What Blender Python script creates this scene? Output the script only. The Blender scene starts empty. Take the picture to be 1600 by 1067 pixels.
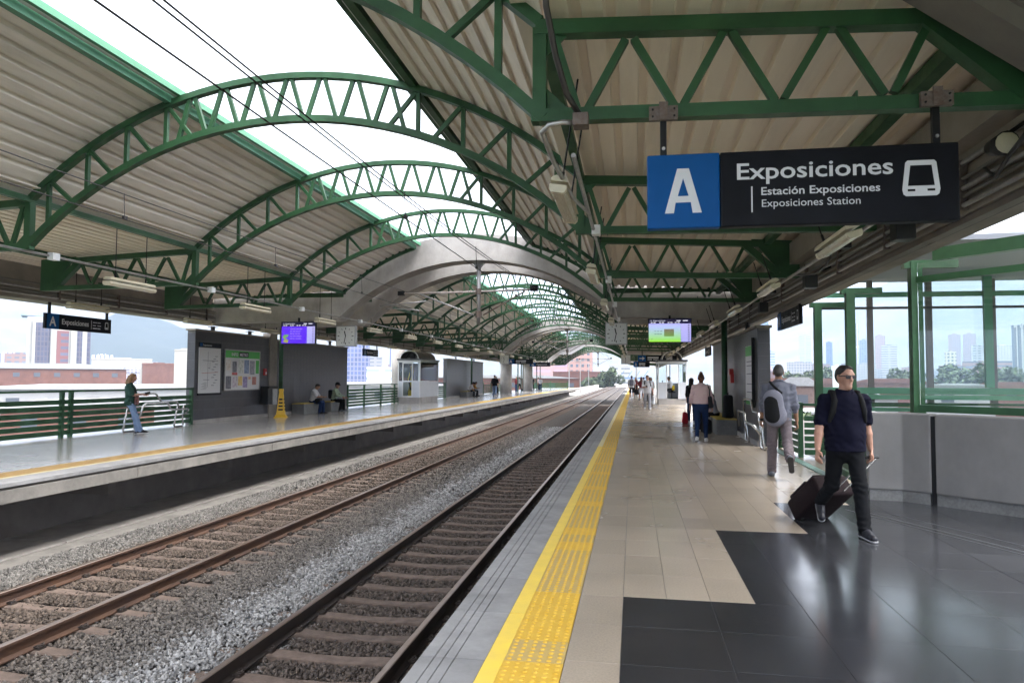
import bpy, bmesh, math, random
import numpy as np
from mathutils import Matrix, Vector
random.seed(7); rng = np.random.default_rng(7)
SC = bpy.context.scene
COL = SC.collection
R = math.radians

# ------------------------------------------------------------------ camera
cam_d = bpy.data.cameras.new('camera'); cam = bpy.data.objects.new('camera', cam_d); COL.objects.link(cam)
cam_d.sensor_width = 36.0; cam_d.lens = 25.425; cam_d.clip_start = 0.05; cam_d.clip_end = 9000
YAW, PITCH, ROLL = R(9.547), R(2.915), R(0.286)
fw = Vector((-math.sin(YAW) * math.cos(PITCH), math.cos(YAW) * math.cos(PITCH), math.sin(PITCH)))
r0 = Vector((fw.y, -fw.x, 0)).normalized(); u0 = r0.cross(fw)
rt = r0 * math.cos(ROLL) + u0 * math.sin(ROLL); up = rt.cross(fw)
cam.matrix_world = Matrix(((rt.x, up.x, -fw.x, 0), (rt.y, up.y, -fw.y, 0), (rt.z, up.z, -fw.z, 1.55), (0, 0, 0, 1)))
SC.camera = cam
# ------------------------------------------------------------------ world: bright overcast
SUN_EL, SUN_AZ = R(62), R(100)          # azimuth measured from +Y towards +X
w = bpy.data.worlds.new('World'); SC.world = w; w.use_nodes = True
nt = w.node_tree; nt.nodes.clear()
sky = nt.nodes.new('ShaderNodeTexSky'); sky.sky_type = 'NISHITA'; sky.sun_disc = False
sky.sun_elevation = SUN_EL; sky.sun_rotation = SUN_AZ; sky.dust_density = 4.0; sky.air_density = 1.0; sky.ozone_density = 1.0
hs = nt.nodes.new('ShaderNodeHueSaturation'); hs.inputs['Saturation'].default_value = 0.12
bg = nt.nodes.new('ShaderNodeBackground'); bg.inputs['Strength'].default_value = 0.15
wo = nt.nodes.new('ShaderNodeOutputWorld')
nt.links.new(sky.outputs[0], hs.inputs['Color']); nt.links.new(hs.outputs[0], bg.inputs['Color']); nt.links.new(bg.outputs[0], wo.inputs[0])
sun_d = bpy.data.lights.new('sun', 'SUN'); sun_d.energy = 0.6; sun_d.angle = R(40); sun_d.color = (1, 0.97, 0.92)
sun = bpy.data.objects.new('sun', sun_d); COL.objects.link(sun)
sd = Vector((math.sin(SUN_AZ) * math.cos(SUN_EL), math.cos(SUN_AZ) * math.cos(SUN_EL), math.sin(SUN_EL)))
sun.rotation_euler = sd.to_track_quat('Z', 'Y').to_euler()
vs = SC.view_settings
vs.view_transform = 'Standard'; vs.look = 'None'; vs.gamma = 1.0; vs.use_curve_mapping = False; vs.exposure = 2.9
SC.render.engine = 'CYCLES'
cy = SC.cycles
cy.use_denoising = True; cy.use_adaptive_sampling = True; cy.adaptive_threshold = 0.02
cy.max_bounces = 8; cy.diffuse_bounces = 5; cy.glossy_bounces = 3; cy.transmission_bounces = 4; cy.transparent_max_bounces = 12
cy.volume_bounces = 1; cy.caustics_reflective = False; cy.caustics_refractive = False; cy.sample_clamp_indirect = 4.0

# ------------------------------------------------------------------ materials
MATS = {}
def mat(name, col, rough=0.5, metal=0.0, var=0.0, vscale=3.0, bump=0.0, bscale=40.0, col2=None, spec=0.5, island=0.0, emit=0.0, stretch=None):
    """procedural Principled material: noise mixes col -> col2 (or darker col); optional bump; island = random value per mesh island"""
    if name in MATS: return MATS[name]
    m = bpy.data.materials.new(name); m.use_nodes = True; n = m.node_tree.nodes; L = m.node_tree.links
    p = n['Principled BSDF']; p.inputs['Roughness'].default_value = rough; p.inputs['Metallic'].default_value = metal
    p.inputs['Specular IOR Level'].default_value = spec
    c = tuple(col) + (1,); p.inputs['Base Color'].default_value = c
    tc = n.new('ShaderNodeTexCoord'); co = tc.outputs['Object']
    if stretch:
        mp = n.new('ShaderNodeMapping'); mp.inputs['Scale'].default_value = stretch; L.new(co, mp.inputs[0]); co = mp.outputs[0]
    out = None
    if var > 0 or col2:
        t = n.new('ShaderNodeTexNoise'); t.inputs['Scale'].default_value = vscale; t.inputs['Detail'].default_value = 6; t.inputs['Roughness'].default_value = 0.65
        L.new(co, t.inputs['Vector'])
        rp = n.new('ShaderNodeMapRange'); rp.inputs[1].default_value = 0.32; rp.inputs[2].default_value = 0.68; L.new(t.outputs['Fac'], rp.inputs[0])
        mx = n.new('ShaderNodeMix'); mx.data_type = 'RGBA'
        d = tuple(col2) + (1,) if col2 else tuple(x * (1 - var) for x in col) + (1,)
        mx.inputs[6].default_value = c; mx.inputs[7].default_value = d; L.new(rp.outputs[0], mx.inputs[0]); out = mx.outputs[2]
        rr = n.new('ShaderNodeMapRange'); rr.inputs[3].default_value = rough * 0.85; rr.inputs[4].default_value = min(1, rough * 1.25); L.new(t.outputs['Fac'], rr.inputs[0]); L.new(rr.outputs[0], p.inputs['Roughness'])
    if island > 0:
        g = n.new('ShaderNodeNewGeometry'); mr = n.new('ShaderNodeMapRange'); mr.inputs[3].default_value = 1 - island; mr.inputs[4].default_value = 1 + island
        L.new(g.outputs['Random Per Island'], mr.inputs[0])
        vm = n.new('ShaderNodeMix'); vm.data_type = 'RGBA'; vm.blend_type = 'MULTIPLY'; vm.inputs[0].default_value = 1
        vm.inputs[6].default_value = c
        if out: L.new(out, vm.inputs[6])
        L.new(mr.outputs[0], vm.inputs[7]); out = vm.outputs[2]
    if out: L.new(out, p.inputs['Base Color'])
    if bump > 0:
        b = n.new('ShaderNodeTexNoise'); b.inputs['Scale'].default_value = bscale; b.inputs['Detail'].default_value = 4; L.new(co, b.inputs['Vector'])
        bn = n.new('ShaderNodeBump'); bn.inputs['Strength'].default_value = bump; bn.inputs['Distance'].default_value = 0.02
        L.new(b.outputs['Fac'], bn.inputs['Height']); L.new(bn.outputs[0], p.inputs['Normal'])
    if emit > 0:
        p.inputs['Emission Strength'].default_value = emit
        if out: L.new(out, p.inputs['Emission Color'])
        else: p.inputs['Emission Color'].default_value = c
    MATS[name] = m; return m
def objrand(m, amt):
    """multiply the base colour by a value that differs from object to object"""
    n = m.node_tree.nodes; L = m.node_tree.links; p = n['Principled BSDF']
    oi = n.new('ShaderNodeObjectInfo'); mr = n.new('ShaderNodeMapRange'); mr.inputs[3].default_value = 1 - amt; mr.inputs[4].default_value = 1 + amt; L.new(oi.outputs['Random'], mr.inputs[0])
    vm = n.new('ShaderNodeMix'); vm.data_type = 'RGBA'; vm.blend_type = 'MULTIPLY'; vm.inputs[0].default_value = 1
    lk = p.inputs['Base Color'].links
    if lk: L.new(lk[0].from_socket, vm.inputs[6])
    else: vm.inputs[6].default_value = p.inputs['Base Color'].default_value
    L.new(mr.outputs[0], vm.inputs[7]); L.new(vm.outputs[2], p.inputs['Base Color']); return m
def grime(m, amt, scale, lo=None, hi=None, stretch=(1, 1, 1), low=0.42, high=0.66, det=9):
    """dirt in world space: darkens patches and varies the gloss"""
    n = m.node_tree.nodes; L = m.node_tree.links; p = n['Principled BSDF']
    g = n.new('ShaderNodeNewGeometry'); mp = n.new('ShaderNodeMapping'); mp.inputs['Scale'].default_value = stretch; L.new(g.outputs['Position'], mp.inputs[0])
    t = n.new('ShaderNodeTexNoise'); t.inputs['Scale'].default_value = scale; t.inputs['Detail'].default_value = det; t.inputs['Roughness'].default_value = 0.7 if det > 4 else 0.5; L.new(mp.outputs[0], t.inputs['Vector'])
    mr = n.new('ShaderNodeMapRange'); mr.inputs[1].default_value = low; mr.inputs[2].default_value = high; mr.inputs[3].default_value = 1.0; mr.inputs[4].default_value = 1 - amt; L.new(t.outputs['Fac'], mr.inputs[0])
    vm = n.new('ShaderNodeMix'); vm.data_type = 'RGBA'; vm.blend_type = 'MULTIPLY'; vm.inputs[0].default_value = 1
    lk = p.inputs['Base Color'].links
    if lk: L.new(lk[0].from_socket, vm.inputs[6])
    else: vm.inputs[6].default_value = p.inputs['Base Color'].default_value
    L.new(mr.outputs[0], vm.inputs[7]); L.new(vm.outputs[2], p.inputs['Base Color'])
    if lo is not None:
        rr = n.new('ShaderNodeMapRange'); rr.inputs[1].default_value = 0.35; rr.inputs[2].default_value = 0.7; rr.inputs[3].default_value = lo; rr.inputs[4].default_value = hi; L.new(t.outputs['Fac'], rr.inputs[0]); L.new(rr.outputs[0], p.inputs['Roughness'])
    return m
def glass(name, tint=(0.93, 0.97, 0.97), refl=0.07):
    m = bpy.data.materials.new(name); m.use_nodes = True; n = m.node_tree.nodes; L = m.node_tree.links; n.clear()
    o = n.new('ShaderNodeOutputMaterial'); t = n.new('ShaderNodeBsdfTransparent'); t.inputs[0].default_value = tint + (1,)
    g = n.new('ShaderNodeBsdfGlossy'); g.inputs['Roughness'].default_value = 0.02
    f = n.new('ShaderNodeFresnel'); f.inputs[0].default_value = 1.45
    mx = n.new('ShaderNodeMixShader'); L.new(f.outputs[0], mx.inputs[0]); L.new(t.outputs[0], mx.inputs[1]); L.new(g.outputs[0], mx.inputs[2]); L.new(mx.outputs[0], o.inputs[0])
    return m
GREEN = mat('green_steel', (0.032, 0.100, 0.042), 0.42, spec=0.3, var=0.25, vscale=2.0, bump=0.03, bscale=60)
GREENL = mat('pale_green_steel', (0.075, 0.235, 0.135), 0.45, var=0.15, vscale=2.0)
CONC = mat('concrete', (0.44, 0.41, 0.385), 0.85, var=0.30, vscale=1.1, bump=0.12, bscale=30)
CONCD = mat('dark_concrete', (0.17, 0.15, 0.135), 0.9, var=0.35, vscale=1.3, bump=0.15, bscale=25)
CONCB = mat('beam_concrete', (0.30, 0.265, 0.23), 0.85, var=0.25, vscale=0.9, bump=0.12, bscale=30)
SHEET = mat('roof_sheet', (0.82, 0.765, 0.70), 0.5, var=0.0, vscale=2.0, col2=(0.70, 0.635, 0.56), stretch=(1.0, 0.12, 1.0), spec=0.4)
SHEETR = mat('cream_roof_sheet', (0.86, 0.775, 0.67), 0.5, col2=(0.76, 0.665, 0.56), vscale=2.0, stretch=(1.0, 0.12, 1.0), spec=0.4)
BLACKP = mat('black_paint', (0.007, 0.007, 0.008), 0.5, spec=0.2)
SIGNB = mat('sign_black', (0.004, 0.0045, 0.0075), 0.45, var=0.2, vscale=6, spec=0.12)
SIGNBLUE = mat('sign_blue', (0.0006, 0.068, 0.25), 0.45, var=0.08, vscale=5, spec=0.12)
WHITEP = mat('white_lettering', (0.60, 0.60, 0.64), 0.6, spec=0.1)
STEEL = mat('galvanised_steel', (0.42, 0.41, 0.40), 0.38, metal=0.85, var=0.3, vscale=12)
STAIN = mat('stainless_tube', (0.60, 0.60, 0.60), 0.25, metal=1.0)
RUST = mat('rusty_bracket', (0.17, 0.145, 0.135), 0.6, metal=0.4, col2=(0.11, 0.07, 0.055), vscale=25)
WIRE = mat('dark_wire', (0.02, 0.018, 0.02), 0.5, metal=0.3)
CREAM = mat('cream_lamp_plastic', (0.62, 0.56, 0.42), 0.35, var=0.15, vscale=8)
DIFF = mat('ribbed_diffuser', (0.66, 0.60, 0.46), 0.25, var=0.35, vscale=10, stretch=(8, 0.4, 8))
WHITE = mat('white_enamel', (0.74, 0.75, 0.77), 0.4, var=0.08, vscale=3)
BLACKG = mat('black_plastic', (0.008, 0.008, 0.008), 0.4, spec=0.3)
YEL = mat('yellow_paint', (0.80, 0.56, 0.045), 0.45, col2=(0.70, 0.50, 0.08), vscale=5, bump=0.05)
GLASS = glass('window_glass')
grime(GREEN, 0.35, 1.7, 0.34, 0.6); grime(SHEET, 0.30, 1.4, stretch=(2.2, 0.25, 2.2), low=0.48, high=0.72); grime(SHEETR, 0.18, 1.4, stretch=(2.2, 0.25, 2.2), low=0.5, high=0.75); grime(CONC, 0.30, 0.9, stretch=(1, 1, 0.35)); grime(CONCB, 0.35, 0.9, stretch=(1, 0.5, 0.6)); grime(SIGNB, 0.3, 3.0, 0.4, 0.6)

# ------------------------------------------------------------------ mesh helpers
class MB:
    def __init__(s): s.v = []; s.f = []; s.mi = []; s.cur = 0
    def add(s, vs, fs):
        o = len(s.v); s.v += [tuple(p) for p in vs]; s.f += [tuple(i + o for i in f) for f in fs]; s.mi += [s.cur] * len(fs); return s
    def box(s, x0, x1, y0, y1, z0, z1):
        return s.add([(x0, y0, z0), (x1, y0, z0), (x1, y1, z0), (x0, y1, z0), (x0, y0, z1), (x1, y0, z1), (x1, y1, z1), (x0, y1, z1)],
                     [(3, 2, 1, 0), (4, 5, 6, 7), (0, 1, 5, 4), (1, 2, 6, 5), (2, 3, 7, 6), (3, 0, 4, 7)])
    def bar(s, a, b, w, h, side=(0, 1, 0)):
        """box section from a to b: w measured along `side`, h across"""
        a = Vector(a); b = Vector(b); d = (b - a).normalized(); sv = Vector(side); sv = (sv - d * sv.dot(d)).normalized(); t = d.cross(sv)
        vs = []
        for p in (a, b):
            for i, j in ((-1, -1), (1, -1), (1, 1), (-1, 1)): vs.append(p + sv * (w / 2 * i) + t * (h / 2 * j))
        return s.add(vs, [(3, 2, 1, 0), (4, 5, 6, 7), (0, 1, 5, 4), (1, 2, 6, 5), (2, 3, 7, 6), (3, 0, 4, 7)])
    def prism(s, poly, axis, a, b):
        """extrude a polygon of 2D points along axis ('x','y','z') from a to b"""
        def P(p, t): return {'x': (t, p[0], p[1]), 'y': (p[0], t, p[1]), 'z': (p[0], p[1], t)}[axis]
        n = len(poly); vs = [P(p, a) for p in poly] + [P(p, b) for p in poly]
        return s.add(vs, [tuple(range(n))[::-1], tuple(range(n, 2 * n))] + [(i, (i + 1) % n, n + (i + 1) % n, n + i) for i in range(n)])
    def tube(s, pts, r, n=8, cap=True):
        pts = [Vector(p) for p in pts]; m = len(pts); o = len(s.v); prev = None
        for i, p in enumerate(pts):
            d = (pts[min(i + 1, m - 1)] - pts[max(i - 1, 0)]).normalized()
            if prev is None: prev = Vector((0, 0, 1)) if abs(d.z) < 0.9 else Vector((1, 0, 0))
            a = (prev - d * prev.dot(d)).normalized(); b = d.cross(a); prev = a
            rr = r[i] if isinstance(r, (list, tuple)) else r
            for k in range(n):
                t = 2 * math.pi * k / n; s.v.append(tuple(p + a * (rr * math.cos(t)) + b * (rr * math.sin(t))))
        for i in range(m - 1):
            for k in range(n):
                s.f.append((o + i * n + k, o + i * n + (k + 1) % n, o + (i + 1) * n + (k + 1) % n, o + (i + 1) * n + k)); s.mi.append(s.cur)
        if cap:
            s.f.append(tuple(o + k for k in range(n))[::-1]); s.f.append(tuple(o + (m - 1) * n + k for k in range(n))); s.mi += [s.cur] * 2
        return s
    def grid(s, P):
        """P: 2D list of points -> quad sheet"""
        o = len(s.v); m = len(P); n = len(P[0])
        for row in P: s.v += [tuple(p) for p in row]
        for i in range(m - 1):
            for j in range(n - 1): s.f.append((o + i * n + j, o + i * n + j + 1, o + (i + 1) * n + j + 1, o + (i + 1) * n + j)); s.mi.append(s.cur)
        return s
def mesh(name, mb, mats, smooth=False, bevel=0.0):
    me = bpy.data.meshes.new(name); me.from_pydata(mb.v, [], mb.f)
    for m in (mats if isinstance(mats, (list, tuple)) else [mats]): me.materials.append(m)
    if any(mb.mi): me.polygons.foreach_set('material_index', mb.mi)
    if bevel > 0:
        b = bmesh.new(); b.from_mesh(me); bmesh.ops.remove_doubles(b, verts=b.verts, dist=1e-5)
        bmesh.ops.bevel(b, geom=[e for e in b.edges if e.calc_face_angle(0) > 0.5], offset=bevel, segments=2, affect='EDGES', profile=0.6); b.to_mesh(me); b.free()
    if smooth: me.shade_smooth()
    me.update(); return me
def link(name, me, parent=None, loc=(0, 0, 0), rot=(0, 0, 0), sc=None):
    o = bpy.data.objects.new(name, me); COL.objects.link(o)
    if parent: o.parent = parent
    o.location = loc; o.rotation_euler = rot
    if sc: o.scale = sc
    return o
def part(name, mb, m, parent, smooth=False, bevel=0.0, loc=(0, 0, 0)): return link(name, mesh(name, mb, m, smooth, bevel), parent, loc)
def tag(o, label, cat, group=None):
    o['label'] = label; o['category'] = cat; o['kind'] = 'thing'
    if group: o['group'] = group
    return o
def thing(name, label, cat, loc=(0, 0, 0), rotz=0, group=None): return tag(link(name, None, None, loc, (0, 0, rotz)), label, cat, group)
def struct(name, mb, m, smooth=False, kind='structure', parent=None):
    o = link(name, mesh(name, mb, m, smooth), parent); o['kind'] = kind; return o
def clone(o, parent=None, loc=None):
    c = o.copy(); COL.objects.link(c)
    if parent is not None: c.parent = parent
    if loc is not None: c.location = loc
    for k in o.children: clone(k, c)
    return c
ORD = ['nearest', 'second', 'third', 'fourth', 'fifth', 'sixth', 'seventh', 'eighth', 'ninth', 'tenth', 'eleventh', 'twelfth', 'thirteenth', 'fourteenth', 'fifteenth', 'sixteenth', 'seventeenth', 'eighteenth', 'nineteenth', 'twentieth', 'twenty-first', 'twenty-second', 'twenty-third', 'twenty-fourth']
def MBX(*a): return MB().box(*a)
TMP = bpy.data.scenes.new("text_workshop"); TXC = {}
def text(name, body, size, loc, rot, m, parent, off=0.0, align="LEFT", sx=1.0):
    c = bpy.data.curves.new(name, 'FONT'); c.body = body; c.size = size; c.offset = off; c.extrude = 0.0008; c.align_x = align; c.resolution_u = 3
    o = bpy.data.objects.new(name, c); TMP.collection.objects.link(o); vl = TMP.view_layers[0]; vl.update()
    me = bpy.data.meshes.new_from_object(o.evaluated_get(vl.depsgraph)); bpy.data.objects.remove(o)
    me.materials.clear(); me.materials.append(m)
    return link(name, me, parent, loc, rot, (sx, 1, 1))

# ================================================================== platforms
YE = 122.0                                  # far end of the station
BEIGE = mat('beige_terrazzo_tile', (0.40, 0.335, 0.262), 0.22, var=0.22, vscale=70, spec=0.5); objrand(BEIGE, 0.06); grime(BEIGE, 0.16, 0.8, 0.22, 0.29, det=3)
DARKT = mat('charcoal_terrazzo_tile', (0.020, 0.021, 0.024), 0.17, col2=(0.034, 0.035, 0.039), vscale=90, spec=0.55); objrand(DARKT, 0.15); grime(DARKT, 0.25, 1.2, 0.14, 0.22, det=4)
GROUT = mat('grout', (0.10, 0.09, 0.08), 0.6, var=0.3)
GREYF = grime(mat('grey_polished_floor', (0.40, 0.385, 0.365), 0.16, var=0.12, vscale=2.0, spec=0.5), 0.15, 0.9, 0.13, 0.2, det=3)
EDGE = mat('edge_concrete', (0.29, 0.285, 0.285), 0.75, var=0.15, vscale=5, bump=0.06, bscale=90); objrand(EDGE, 0.07); grime(EDGE, 0.28, 2.2)
EDGED = mat('edge_groove', (0.09, 0.088, 0.085), 0.9)
TACT = mat('tactile_yellow', (0.56, 0.32, 0.018), 0.55, col2=(0.62, 0.40, 0.05), vscale=9, bump=0.04)
TACTW = mat('worn_tactile_base', (0.40, 0.29, 0.125), 0.6, col2=(0.50, 0.34, 0.07), vscale=14)
pf = struct('platform_floor', MBX(-0.36, 6.6, 0.5, YE, -0.35, -0.005).box(-1.10, -0.36, 0.5, YE, -0.5, -0.03), GROUT)
TX, TY = 0.302, 0.62
def dark_at(x, y):
    if y < 5.32: return x > -0.08
    if y < 7.38: return x > 0.82
    if y < 9.44: return x > 1.72
    if y < 11.5: return x > 2.62
    return (24.1 < y < 24.7) or (25.6 < y < 26.2) or (40 < y < 40.6) or (41.6 < y < 42.2)
tile_me = {}
for key, m in (('b', BEIGE), ('d', DARKT)):
    tile_me[key] = mesh('tile', MBX(0.0015, TX - 0.0015, 0.0015, TY - 0.0015, -0.012, 0.0), m, bevel=0.0012)
    tile_me[key + 'w'] = mesh('tile', MBX(0.0015, 2 * TX - 0.0015, 0.0015, TY - 0.0015, -0.012, 0.0), m, bevel=0.0012)
far = {'b': MB(), 'd': MB()}
ntile = 0
for j in range(0, 92):
    y = 3.04 + TY * (j - 0.0) - 0.83
    i = 0
    while i < 23:
        x = -0.38 + TX * i
        xr = 3.45 if y > 10.2 else 6.3
        if x > xr: break
        k = 'd' if dark_at(x + 0.1, y + 0.1) else 'b'
        wide = k == 'd' and i % 2 == 1 and dark_at(x + TX + 0.1, y + 0.1)
        if y < 12.5 and ntile < 300 and y > 2.8 and x < 0.72 * y + 0.3:
            link('tile', tile_me[k + ('w' if wide else '')], pf, (x, y, 0)); ntile += 1
        elif y >= 2.8:
            n = 2 if wide else 1
            far[k].box(x + 0.0015, x + n * TX - 0.0015, y + 0.0015, y + TY - 0.0015, -0.012, 0.0)
        i += 2 if wide else 1
for k, m in (('b', BEIGE), ('d', DARKT)):
    o = part('tile_field', far[k], m, pf); o['kind'] = 'stuff'
o = part('far_floor', MBX(-0.38, 3.45, 3.04 + TY * 92 - 0.83, YE, -0.02, 0.0), mat('far_beige_floor', (0.33, 0.29, 0.235), 0.22, var=0.15, vscale=1.5), pf)
# edge slabs with three grooves, yellow line, tactile tiles
def edge_profile():
    p = [(-1.18, -0.09), (-1.18, 0.0)]
    for g in (-1.10, -1.045, -0.985): p += [(g - 0.004, 0.0), (g - 0.002, -0.012), (g + 0.002, -0.012), (g + 0.004, 0.0)]
    return p + [(-0.815, 0.0), (-0.815, -0.09)]
esl = mesh('edge_slab', MB().prism(edge_profile(), 'y', 0.003, 0.817), EDGE)
for k in range(146): link('edge_slab', esl, pf, (0, 2.35 + k * 0.82, 0))
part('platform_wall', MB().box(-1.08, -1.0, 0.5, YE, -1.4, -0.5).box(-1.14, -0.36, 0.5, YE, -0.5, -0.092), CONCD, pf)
yl = mesh('yellow_line', MBX(-0.812, -0.712, 0.004, 2.396, -0.02, 0.003), YEL)
ylw = mesh('yellow_line', MBX(-0.812, -0.712, 0.004, 2.396, -0.02, 0.003), mat('faded_yellow_paint', (0.72, 0.62, 0.33), 0.5, var=0.1))
for k in range(50): link('yellow_line', yl if k < 6 else ylw, pf, (0, 2.4 + k * 2.4, 0))
def tactile(L, W, bright, nx=6):
    mb = MBX(0.001, W - 0.001, 0.002, L - 0.002, -0.02, 0.001)
    mb.cur = 1
    ny = int(round(L / (W / nx)))
    for a in range(nx):
        for b in range(ny):
            cx = W * (a + 0.5) / nx; cyy = L * (b + 0.5) / ny; r1, r2 = 0.0155, 0.009
            ring = [(cx + r1 * math.cos(t * math.pi / 4), cyy + r1 * math.sin(t * math.pi / 4), 0.0012) for t in range(8)]
            top = [(cx + r2 * math.cos(t * math.pi / 4), cyy + r2 * math.sin(t * math.pi / 4), 0.0065) for t in range(8)]
            mb.add(ring + top, [tuple(range(8, 16))] + [(t, (t + 1) % 8, 8 + (t + 1) % 8, 8 + t) for t in range(8)])
    return mesh('tactile_tile', mb, [TACT, TACT] if bright else [TACTW, TACT])
tw, tb = tactile(0.33, 0.33, False), tactile(0.33, 0.33, True)
for k in range(110):
    link('tactile_tile', tb if k in (2, 4, 5, 6, 11, 18, 27) or k % 9 == 4 else tw, pf, (-0.712, 3.02 + k * 0.33, 0))
part('tactile_strip', MBX(-0.71, -0.382, 3.02 + 110 * 0.33, YE, -0.02, 0.004), TACT, pf)
SILL = mat('green_floor_sill', (0.16, 0.30, 0.24), 0.35, var=0.2)
part('floor_sill', MB().box(3.02, 3.16, 10.5, 17.4, 0.0005, 0.02), SILL, pf)
part('floor_groove', MB().bar((2.5, 9.3, 0.001), (4.6, 4.6, 0.001), 0.012, 0.004, (1, 0, 0)).bar((2.62, 9.3, 0.001), (4.72, 4.6, 0.001), 0.02, 0.004, (1, 0, 0)).bar((2.86, 9.3, 0.001), (4.95, 4.6, 0.001), 0.012, 0.004, (1, 0, 0)), mat('pale_joint', (0.055, 0.058, 0.062), 0.4), pf)

# opposite platform
LE = -8.92
op = struct('opposite_platform', MBX(-15.2, LE - 1.06, 2.0, YE, -0.35, 0.0), GREYF)
esl2 = mesh('edge_slab', MBX(LE - 0.46, LE, 0.003, 1.637, -0.055, 0.0), EDGE)
for k in range(73): link('edge_slab', esl2, op, (0, 2.35 + k * 1.64, 0))
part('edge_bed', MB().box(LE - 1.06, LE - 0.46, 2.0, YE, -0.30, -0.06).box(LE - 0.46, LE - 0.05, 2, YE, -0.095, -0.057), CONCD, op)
bml = mesh('edge_beam', MBX(LE - 0.5, LE - 0.015, 0.006, 4.994, -0.29, -0.097), grime(mat('stained_beam', (0.27, 0.25, 0.225), 0.85, var=0.3, vscale=2.0, bump=0.1), 0.35, 1.6))
for k in range(24): link('edge_beam', bml, op, (0, 2.0 + k * 5, 0))
part('yellow_line', MBX(LE - 0.56, LE - 0.463, 2, YE, -0.058, 0.003), mat('cream_line', (0.44, 0.37, 0.20), 0.5, var=0.1), op)
t2 = mesh('tactile_tile', MB(), TACT)
mb = MBX(0.0, 0.5, 0.002, 0.398, -0.058, 0.001)
for a in range(5):
    mb.box(0.02, 0.48, 0.015 + a * 0.08, 0.06 + a * 0.08, 0.0005, 0.006)
t2 = mesh('tactile_tile', mb, mat('tactile_ochre', (0.38, 0.235, 0.06), 0.55, var=0.2, vscale=6))
for k in range(90): link('tactile_tile', t2, op, (LE - 1.06, 9.0 + k * 0.4, 0))
part('tactile_strip', MBX(LE - 1.06, LE - 0.56, 45.0, YE, -0.058, 0.004), TACT, op)
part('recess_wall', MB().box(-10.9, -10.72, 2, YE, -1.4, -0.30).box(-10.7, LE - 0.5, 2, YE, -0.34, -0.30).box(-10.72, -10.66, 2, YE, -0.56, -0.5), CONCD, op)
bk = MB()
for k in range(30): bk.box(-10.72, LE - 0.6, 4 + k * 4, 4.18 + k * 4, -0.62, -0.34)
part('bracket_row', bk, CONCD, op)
part('floor_band', MB().box(-14.3, LE - 1.07, 28.6, 28.9, 0.0006, 0.003).box(-14.3, LE - 1.07, 31.2, 31.6, 0.0006, 0.003), DARKT, op)

# ================================================================== track bed
tb_m = mat('track_bed_gravel', (0.075, 0.06, 0.05), 0.95, col2=(0.028, 0.023, 0.02), vscale=26, bump=1.0, bscale=34)
bed = struct('track_bed', MBX(-9.4, -1.0, -4, 260, -1.6, -1.325), tb_m)
wk = mesh('walkway_slab', MBX(-10.72, -9.50, 0.01, 2.99, -1.5, -1.25), mat('walkway_concrete', (0.42, 0.385, 0.35), 0.85, var=0.3, vscale=2.5, bump=0.1), bevel=0.008)
for k in range(44): link('walkway_slab', wk, bed, (0, 2 + k * 3.0, 0))
part('kerb', MBX(-9.45, -9.06, 0, YE + 20, -1.5, -1.262), MATS['stained_beam'], bed)
# rails and sleepers
RS = mat('rail_side_rust', (0.045, 0.022, 0.015), 0.75, col2=(0.085, 0.04, 0.02), vscale=6, stretch=(1, 0.3, 1), bump=0.1)
RSD = mat('rail_side_dark', (0.014, 0.010, 0.009), 0.7, col2=(0.027, 0.016, 0.012), vscale=6, stretch=(1, 0.3, 1), bump=0.1)
RH = mat('rail_head_steel', (0.34, 0.28, 0.25), 0.34, metal=0.8, col2=(0.25, 0.17, 0.12), vscale=3, stretch=(2, 0.15, 1))
SLP = mat('sleeper_concrete', (0.165, 0.12, 0.097), 0.9, var=0.45, vscale=7, bump=0.3, bscale=35); objrand(SLP, 0.15)
CLIP = mat('rail_clip', (0.05, 0.038, 0.032), 0.7, metal=0.3)
def rail_mesh(y0, y1, side):
    pr = [(-0.07, 0), (0.07, 0), (0.07, 0.012), (0.012, 0.032), (0.010, 0.115), (0.036, 0.128), (0.036, 0.155), (0.028, 0.163), (-0.028, 0.163), (-0.036, 0.155), (-0.036, 0.128), (-0.010, 0.115), (-0.012, 0.032), (-0.07, 0.012)]
    mb = MB().prism(pr, 'y', y0, y1)
    me = mesh('rail', mb, [side, RH])
    for p in me.polygons:
        c = p.center
        if c.z > 0.150: p.material_index = 1
    return me
def sleeper_mesh():
    mb = MB(); xs = [-1.25, -1.0, -0.9, -0.6, -0.45, -0.2, 0.2, 0.45, 0.6, 0.9, 1.0, 1.25]
    zs = [-0.02, -0.008, 0, 0.003, 0.0, -0.015, -0.015, 0.0, 0.003, 0, -0.008, -0.02]
    wd = [0.092, 0.092, 0.092, 0.092, 0.088, 0.082, 0.082, 0.088, 0.092, 0.092, 0.092, 0.092]
    o = 0; V = []; F = []
    for x, z, wv in zip(xs, zs, wd): V += [(x, -wv - 0.025, -0.2), (x, -wv, z - 0.012), (x, -wv + 0.014, z), (x, wv - 0.014, z), (x, wv, z - 0.012), (x, wv + 0.025, -0.2)]
    for i in range(len(xs) - 1):
        for k in range(5): F.append((i * 6 + k, i * 6 + k + 1, i * 6 + 6 + k + 1, i * 6 + 6 + k))
    F += [(5, 4, 3, 2, 1, 0), tuple(len(V) - 6 + k for k in range(6))]
    me = mesh('sleeper', MB().add(V, F), SLP); return me
slm = sleeper_mesh()
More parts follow.
